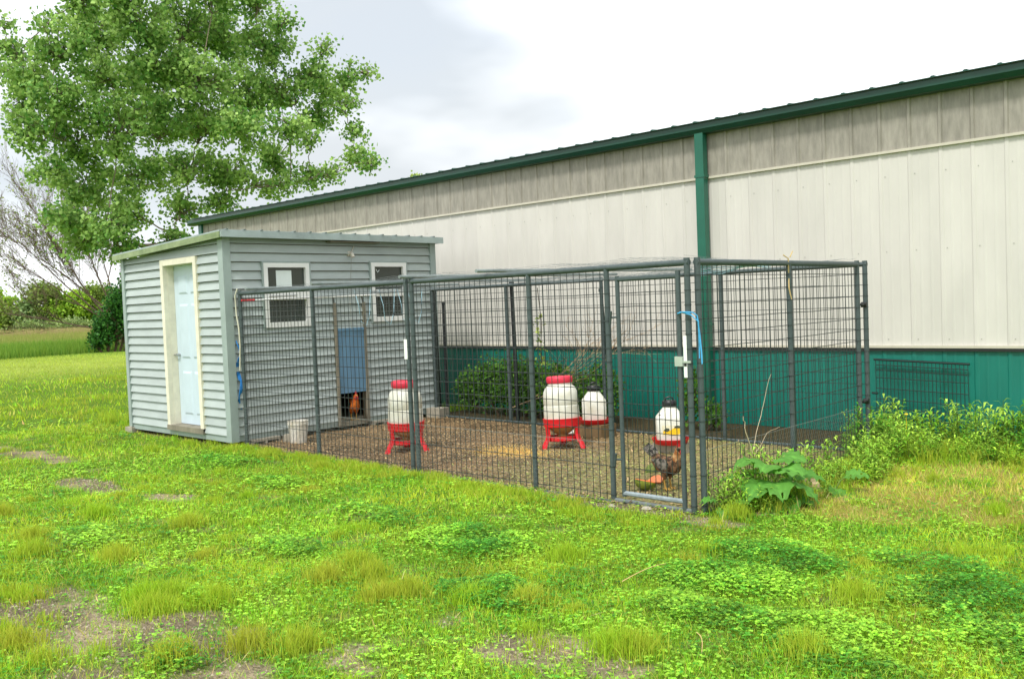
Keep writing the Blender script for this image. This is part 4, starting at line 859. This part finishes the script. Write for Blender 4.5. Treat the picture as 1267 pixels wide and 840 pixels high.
# ------------------------------------------------------------------ shrubs and trees
def leaf_cloud(PP, size, cA, cB, aspect=.42, hang=.3, vary=.25, wts=None):
    n = len(PP); A = rand_unit(n); A[:, 2] -= hang; A /= np.linalg.norm(A, axis=1, keepdims=True)
    B = np.cross(A, rand_unit(n)); B /= np.linalg.norm(B, axis=1, keepdims=True); L_ = size*rng.uniform(.6, 1.3, n)
    m_ = rng.random(n) if wts is None else np.clip(wts+rng.normal(0, .2, n), 0, 1)
    c_ = mixc(np.array(cA), np.array(cB), m_)*(1+rng.uniform(-vary, vary, (n, 1)))
    return quads_leaf(PP, A, B, L_, L_*aspect, np.clip(c_, 0, 1), .06)
def shrub(name, label, loc, boxes, n, size, cA, cB, stems=6, cat='shrub', group=None, height=1.0, hang=0.):
    t = thing(name, label, cat, loc, 0, group); PP = []; st = MB(); tot = sum(b[3]*b[4]*b[5] for b in boxes)
    for (cx, cy, cz, rx, ry, rz_) in boxes:
        k = max(30, int(n*rx*ry*rz_/tot)); u = rand_unit(k)*(rng.random((k, 1))**.42)
        u *= (.72+.5*rng.random((k, 1))); cl = rand_unit(max(4, k//60)); near = cl[rng.integers(0, len(cl), k)]
        u = u*.72+near*.36*rng.random((k, 1)); PP.append(u*np.array([rx, ry, rz_])+np.array([cx, cy, cz]))
        for s in range(stems):
            e = rand_unit(1)[0]*np.array([rx, ry, rz_])*.75+np.array([cx, cy, cz]); st.path([(cx*.5, cy*.5, -.05), (cx*.8+e[0]*.2, cy*.8+e[1]*.2, cz*.5), tuple(e)], [.012*height, .009*height, .003*height], 4, caps=False)
    PP = np.concatenate(PP); PP = PP[PP[:, 2] > .0]
    V, F, C = leaf_cloud(PP, size, cA, cB, hang=hang)
    link('crown', mesh_tris('crown', V, F, C), M_leaf, t); st.build('trunk', mat('bark_brown', S(92, 76, 60), .9, .2, 20), t)
    return t
gB1, gB2 = S(40, 92, 30), S(110, 156, 54)
shrub('hedge_shrub', 'leafy green shrub between the run and green wainscot by the shed corner', (-5.2, 3.55, 0), [(-.75, .0, .34, .3, .25, .36), (-.35, .0, .42, .4, .28, .46), (.1, 0, .44, .45, .3, .48), (.5, 0, .42, .4, .3, .46), (.85, 0, .38, .38, .3, .44)], 12000, .05, gB1, gB2, cat='shrub')
shrub('hedge_shrub', 'leafy green shrub behind the tall feeder and the dead branches', (-3.95, 3.55, 0), [(-.35, 0, .36, .35, .28, .4), (.05, 0, .34, .4, .28, .38), (.4, 0, .40, .35, .3, .44)], 5500, .05, gB1, gB2)
shrub('hedge_shrub', 'loose green sapling behind the downspout side of the run', (-2.25, 3.55, 0), [(.0, 0, .35, .2, .2, .4), (.3, .05, .2, .2, .2, .22), (.05, 0, .62, .12, .12, .2)], 1100, .045, S(60, 116, 40), gB2)
db = MB(); r5 = random.Random(8)
def twig(mb, p, d, L_, r_, lv):
    pts = [p]; q = Vector(p)
    for i in range(4):
        d = (d+Vector((r5.uniform(-.2, .2), r5.uniform(-.2, .2), r5.uniform(-.15, .15)))).normalized(); q = q+d*L_/4; pts.append(q.copy())
        if lv and i > 0:
            for _ in range(2): twig(mb, q, (d+Vector((r5.uniform(-1, 1), r5.uniform(-.6, .6), r5.uniform(-.5, .8)))).normalized(), L_*.5, r_*.5, lv-1)
    mb.path(pts, [r_*(1-.15*i) for i in range(5)], 4, caps=False)
for a in range(5): twig(db, Vector((-4.9+.25*a, 3.3+.05*a, .15+.08*a)), Vector((1, 0, .45+.12*a)), .9, .008, 2)
tag(db.build('dead_branches', mat('dead_wood', S(176, 150, 116), .9, .2, 20)), 'pale dead branches leaning over the shrub behind the tall feeder', 'branch')
v = MB()
def vine(pts, r_):
    P_ = [Vector(q) for q in pts]; out_ = []
    for i in range(len(P_)-1):
        for k in range(4): out_.append(P_[i].lerp(P_[i+1], k/4)+Vector((0, rnd.uniform(-.012, .012), rnd.uniform(-.012, .012))))
    v.path(out_, [r_*(1-.6*i/len(out_)) for i in range(len(out_))], 5)
vine([(.10, .66, 0), (.1, .68, .35), (.09, .6, .55), (.09, .57, .68)], .005); vine([(.1, .66, .3), (.09, .82, .55), (.08, .95, .75), (.07, 1.1, .98)], .003); vine([(.1, .7, .3), (.09, .95, .45), (.08, 1.25, .5)], .0025)
tag(v.build('dry_vine', mat('dry_vine', S(196, 178, 148), .8)), 'pale dry vine stems climbing the overgrown run panel', 'vine')
v = MB(); v.path([(-4.1, 3.04, .5), (-4.12, 3.05, .95), (-4.08, 3.04, 1.3), (-4.14, 3.05, 1.75)], .005, 4); tv = thing('climbing_vine', 'thin vine with a few green leaves on the back wire of the run', 'vine', (0, 0, 0)); v.build('stem', mat('stem_brown', S(74, 66, 50), .9), tv)
q = np.stack([rng.normal(-4.1, .04, 46), rng.normal(3.04, .03, 46), rng.uniform(.75, 1.4, 46)], 1); link('foliage', mesh_tris('foliage', *leaf_cloud(q, .06, S(110, 150, 60), S(176, 186, 90))), M_leaf, tv)

# big cottonwood
def tree(name, label, base, fork, blobs, trunk_r, nleaf, leaf, cA, cB, group=None, hang=.35, limb_n=6, twigs=7, clump=.17, barkc=S(96, 84, 70)):
    t = thing(name, label, 'tree', base, 0, group); b0 = Vector(base); tr = MB(); nodes = []
    f = Vector(fork)-b0
    pts = [Vector((0, 0, -.2)), Vector((0, 0, .1))+f*.1, f*.55+Vector((.1, .05, 0)), f]; tr.path(pts, [trunk_r*1.35, trunk_r*1.1, trunk_r*.9, trunk_r*.8], 10)
    nodes.append((f, trunk_r*.7, 0.)); nodes.append((f*.75, trunk_r*.8, 0.))
    bl = [(Vector(b[:3])-b0, b[3]) for b in blobs]; bl.sort(key=lambda q: (q[0]-f).length)
    P_ = []; Wt = []; tot = sum(r_**1.9 for _, r_ in bl)
    for cpos, r_ in bl:
        best = min(nodes, key=lambda q: (q[0]-cpos).length*1.0+q[2]*.25+(2.0 if q[0].z > cpos.z+.6 else 0))
        s = best[0]; d = cpos-s; Ln = d.length; r0 = min(best[1]*.85, .045+.022*Ln); path = [s]; rad = [r0]
        side = Vector((rnd.uniform(-1, 1), rnd.uniform(-1, 1), rnd.uniform(-.2, .8)))*Ln*.10
        for i in range(1, limb_n+1):
            q = i/limb_n; p = s+d*q+side*math.sin(math.pi*q)+Vector((rnd.uniform(-1, 1), rnd.uniform(-1, 1), rnd.uniform(-1, 1)))*.05*min(1, Ln); path.append(p); rad.append(r0*(1-.75*q)+.008)
            nodes.append((p, rad[-1], best[2]+Ln*q))
        tr.path(path, rad, 6, caps=False)
        # twigs and leaf clusters
        k = max(40, int(nleaf*r_**1.9/tot)); ends = []
        nt_ = max(4, int(twigs*(.5+r_)))
        for _ in range(nt_):
            u = Vector(rand_unit(1)[0]); u.z = u.z*.8+.15; s1 = path[rnd.randint(limb_n-2, limb_n)]; e = cpos+u*r_*rnd.uniform(.55, 1.08); md_ = s1.lerp(e, .5)+Vector((0, 0, .08*r_)); tr.path([s1, md_, e], [.022, .014, .006], 3, caps=False); ends.append((s1, md_, e))
        E = np.array([[tuple(a) for a in e] for e in ends]); ch = rng.integers(0, len(E), k); tt = rng.random(k)**.3
        pos = np.where((tt < .5)[:, None], E[ch, 0]+(E[ch, 1]-E[ch, 0])*(tt*2)[:, None], E[ch, 1]+(E[ch, 2]-E[ch, 1])*((tt-.5)*2)[:, None])
        pos = pos+rng.normal(size=(k, 3))*clump*np.array([1, 1, .75]); P_.append(pos); Wt.append(rng.uniform(0, 1, len(E))[ch]*.7+.15)
    P_ = np.concatenate(P_); Wt = np.concatenate(Wt)
    link('crown', mesh_tris('crown', *leaf_cloud(P_, leaf, cA, cB, aspect=.46, hang=hang, wts=Wt)), M_leaf, t)
    tr.build('trunk', mat('bark_'+name, barkc, .9, .25, 14, .5, 30), t); return t
COT = [(-23.67,4.06,8.59,.76),(-22.61,4.45,9.1,.84),(-24.67,4,9.24,.43),(-22.7,4.31,7.77,.96),(-22.85,3.68,6.73,.79),(-23.84,5.23,6.82,1.05),(-26.16,5.24,6.18,.7),(-25.9,6.87,10.77,1.26),(-25.63,6.92,9.19,1.31),(-22.3,5.88,7,1.21),(-24.55,5.66,5.52,1.02),(-23.6,4.78,4.42,.75),(-22.62,5.39,4.13,.84),(-21.38,6.09,9.79,1.17),(-21.85,6.71,8.64,1.25),(-25.89,8.85,8.18,1.45),(-25.63,7.93,6.19,1.24),(-25.13,7.24,4.92,.79),(-24.75,9.3,10.96,1.34),(-21.19,7.72,8.43,1.28),(-21.77,8.21,7.18,1.14),(-23.75,8.65,6.13,.99),(-24.08,8.48,4.95,.71),(-24.37,10.69,10.87,1.33),(-24.35,11.04,9.29,1.33),(-19.97,8.49,6.8,.97),(-23.05,9.67,6.13,.98),(-23.17,9.4,5.08,.58),(-21.88,10.5,10.01,1),(-20.82,10.45,10.51,.43),(-21.54,10.67,8.82,.94),(-20.05,9.91,7.21,.68),(-23.55,11.67,6.76,.83),(-23.02,10.96,5.69,.58),(-21.25,11.7,9.18,.61),(-20.52,11.71,9.93,.33),(-22.17,12.98,9.15,.7),(-20.6,12.67,9.2,.5),(-20.54,13.46,9.39,.28),(-22.15,12.58,8.14,.69),(-20.55,12.41,8.24,.49),(-21.06,11.3,7.03,.38),(-20.5,12.82,7.37,.38),(-20.17,12.52,6.5,.49),(-19.36,12.59,6.14,.37),(-20.31,11.8,5.94,.43),(-21.98,12.02,5.98,.51),(-20.51,10.26,5.52,.42),(-21.18,5.61,10.74,1.06),(-23.95,8.43,12.38,1.36),(-21.33,8.61,11.47,1.19),(-22.09,10.43,11.45,.84),(-24.16,5.7,10.97,.77),(-24.78,3.77,10.15,.25),(-25.96,4.13,8.95,.38),(-24.21,3.87,7.76,.42),(-24.09,5.28,3.89,.71),(-23.07,6.02,3.59,.57),(-23.82,7.89,3.93,.58),(-24.13,3.98,8.33,.6),(-24.81,3.74,9.46,.25),(-25,5.06,10.45,.31)]
tree('cottonwood_tree', 'large green cottonwood tree rising behind the shed', (-23.4, 7.7, 0), (-23.35, 7.8, 3.7), COT, .34, 72000, .122, S(80, 132, 52), S(168, 200, 110), twigs=16, barkc=S(120, 108, 92))
tree('distant_tree', 'top of a pale green tree showing above the barn roof', (-41.5, 34.1, 0), (-41.5, 34.1, 5), [(-41.5, 34.1, 9.2, 1.2), (-40.5, 35, 8.6, 1.1), (-42.5, 33.5, 8.5, 1.0), (-40.2, 34.8, 9.4, .8), (-41.9, 33.8, 7.6, 1.3)], .25, 5000, .2, S(110, 140, 60), S(160, 180, 90))
# bare spreading tree
bt = thing('bare_tree', 'wide spreading nearly bare brown tree beside the dark evergreen shrub', 'tree', (-43.4, 14.6, 0)); bt.scale = (1.2, 1.2, 1.2)
b = MB(); r6 = random.Random(21)
left = Vector((-.34, -.94, 0)).normalized()     # towards the open field side
tips = []
def bare(p, d, L_, r_, lv):
    pts = [p.copy()]; q = p.copy(); n = 6; rad = [r_]
    for i in range(n):
        d = (d+Vector((r6.uniform(-.13, .13), r6.uniform(-.13, .13), r6.uniform(-.1, .13)))).normalized(); q = q+d*L_/n; pts.append(q.copy()); rad.append(max(.0045, r_*(1-.8*(i+1)/n)))
        if lv > 0 and i > 0:
            for _ in range(2):
                s = Vector((r6.uniform(-1, 1), r6.uniform(-1, 1), r6.uniform(-.5, .9))); bare(q, (d*1.1+s*.62).normalized(), L_*r6.uniform(.3, .5), max(.005, rad[-1]*.5), lv-1)
    if lv == 0: tips.append(q.copy())
    b.path(pts, rad, 5 if lv > 1 else 3, caps=False)
for (s, e, L_) in ((.95, .55, 5.4), (.8, .72, 5.8), (.98, .40, 4.6), (.55, .95, 5.4), (.3, 1.0, 4.8), (-.1, 1.1, 4.4), (.7, .85, 5.4)):
    d = left*s+Vector((r6.uniform(-.25, .25), r6.uniform(-.2, .2), e)); bare(Vector((0, 0, .6+r6.uniform(0, .6))), d.normalized(), L_, .045, 3)
b.path([(0, 0, -.2), (0, 0, .5), (.05, .05, 1.2)], [.26, .22, .15], 8)
b.build('trunk', mat('bare_bark', S(108, 90, 74), .9, .2, 12), bt)
sel = np.array([tuple(q) for q in tips]); sel = sel[rng.random(len(sel)) < .3]; sel = np.repeat(sel, 2, 0)+rng.normal(size=(len(sel)*2, 3))*.1
link('crown', mesh_tris('crown', *leaf_cloud(sel, .09, S(110, 140, 60), S(150, 160, 90))), M_leaf, bt)
# evergreen shrub beyond the shed
shrub('evergreen_shrub', 'dense dark green shrub standing at the lawn edge behind the shed', (-41.2, 13.0, 0), [(0, 0, 1.1, .9, .9, 1.2), (.3, .5, 2.3, .8, .8, 1.2), (.6, 1.2, 1.5, 1.1, 1.1, 1.6), (.5, .9, 3.2, .6, .6, .9), (.9, 2.0, 2.4, 1.1, 1.0, 1.9), (-.1, -.5, .6, .6, .5, .7), (1.1, 3.2, 2.2, 1.2, 1.2, 2.2)], 19000, .15, S(28, 76, 30), S(80, 138, 54), height=4)
# hedgerow far across the field
HD = [(-9,5,7,'l'),(-4.5,5,8,'l'),(-1.2,4,8.2,'l'),(1.2,3.4,7,'l'),(3.0,3,5.2,'d'),(5,3,4.6,'b'),(7,3.8,8.2,'d'),(9.6,4,6.8,'l'),(12,4,7.2,'l'),(14.5,4,7.2,'d'),(18,5,7,'l'),(22,5,7,'d'),(27,5,7,'l')]
hedge_lab = {'l': 'light yellow green tree in the far hedgerow across the field', 'b': 'bluish green round bush in the far hedgerow across the field', 'd': 'darker olive tree in the far hedgerow across the field'}
hcol = {'l': (S(110, 160, 40), S(170, 200, 66)), 'b': (S(96, 132, 72), S(150, 176, 116)), 'd': (S(92, 124, 50), S(146, 166, 80))}
for i, (s, wd, hg, kd) in enumerate(HD):
    bx, by = -141+s*.36, 38+s*.94; rz_ = rnd.uniform(0, 6)
    bl = []
    for k in range(14):
        a = rnd.uniform(0, 6.28); zz = rnd.uniform(.06, .84)*hg; rr_h = wd*.62*math.sqrt(rnd.random())*(1-.5*abs(zz/hg-.45)); bl.append((bx+math.cos(a)*rr_h*.6, by+math.sin(a)*rr_h, zz, rnd.uniform(1.0, 1.6)))
    tree('hedgerow_tree', hedge_lab[kd], (bx, by, 0), (bx, by, hg*.35), bl,   .16, 5200, .36, *hcol[kd], group={'l': 'light hedgerow trees', 'b': 'bluish hedgerow bushes', 'd': 'olive hedgerow trees'}[kd], limb_n=4, twigs=7, clump=.5)
for i, (s, hg) in enumerate(((-3, 1.8), (4, 2.2), (9, 2.6), (14, 2.2), (19, 2.0), (25, 1.9), (31, 2.0))):
    bx, by = -132+s*.36, 36+s*.94; shrub('field_bush', 'low pale bush in front of the far hedgerow', (bx, by, 0), [(0, 0, hg*.45, 1.6, 2.6, hg*.55), (.3, 2, hg*.35, 1.3, 2, hg*.45)], 1500, .3, S(120, 150, 90), S(168, 186, 120), group='low bushes before the hedgerow')
# tall field grass beyond the mown lawn
parts = []
for n, d0, d1, h0, wd, cA, cB, am, hw in ((30000, 45, 62, .55, .035, S(84, 132, 40), S(130, 160, 60), YAW+.5, .2), (26000, 62, 100, .6, .06, S(120, 142, 60), S(150, 150, 84), YAW+.5, .2), (16000, 100, 132, .9, .09, S(160, 142, 104), S(146, 150, 84), YAW+.5, .2)):
    x_, y_, d = scatter(n, d0, d1, hw, am); lim = 45+4*(fbm(x_, y_, .12, 12, 2)-.3)+1.2*(y_-8)*.6; k = d > np.minimum(lim, 55); x_, y_ = x_[k], y_[k]; n = len(x_)
    c_ = mixc(np.array(cA), np.array(cB), rng.random(n)); parts.append(blades(x_, y_, np.zeros(n)-.01, h0*rng.uniform(.5, 1.2, n), wd*rng.uniform(.6, 1.4, n), rng.uniform(.05, .4, n), c_))
V, F, C = merge(parts); tag(link('field_grass', mesh_tris('field_grass', V, F, C), M_grass), 'tall unmown field grass beyond the lawn', 'grass', kind='stuff')
print('tris', sum(len(o.data.polygons) for o in bpy.data.objects if o.type == 'MESH'), 'objects', len(bpy.data.objects))
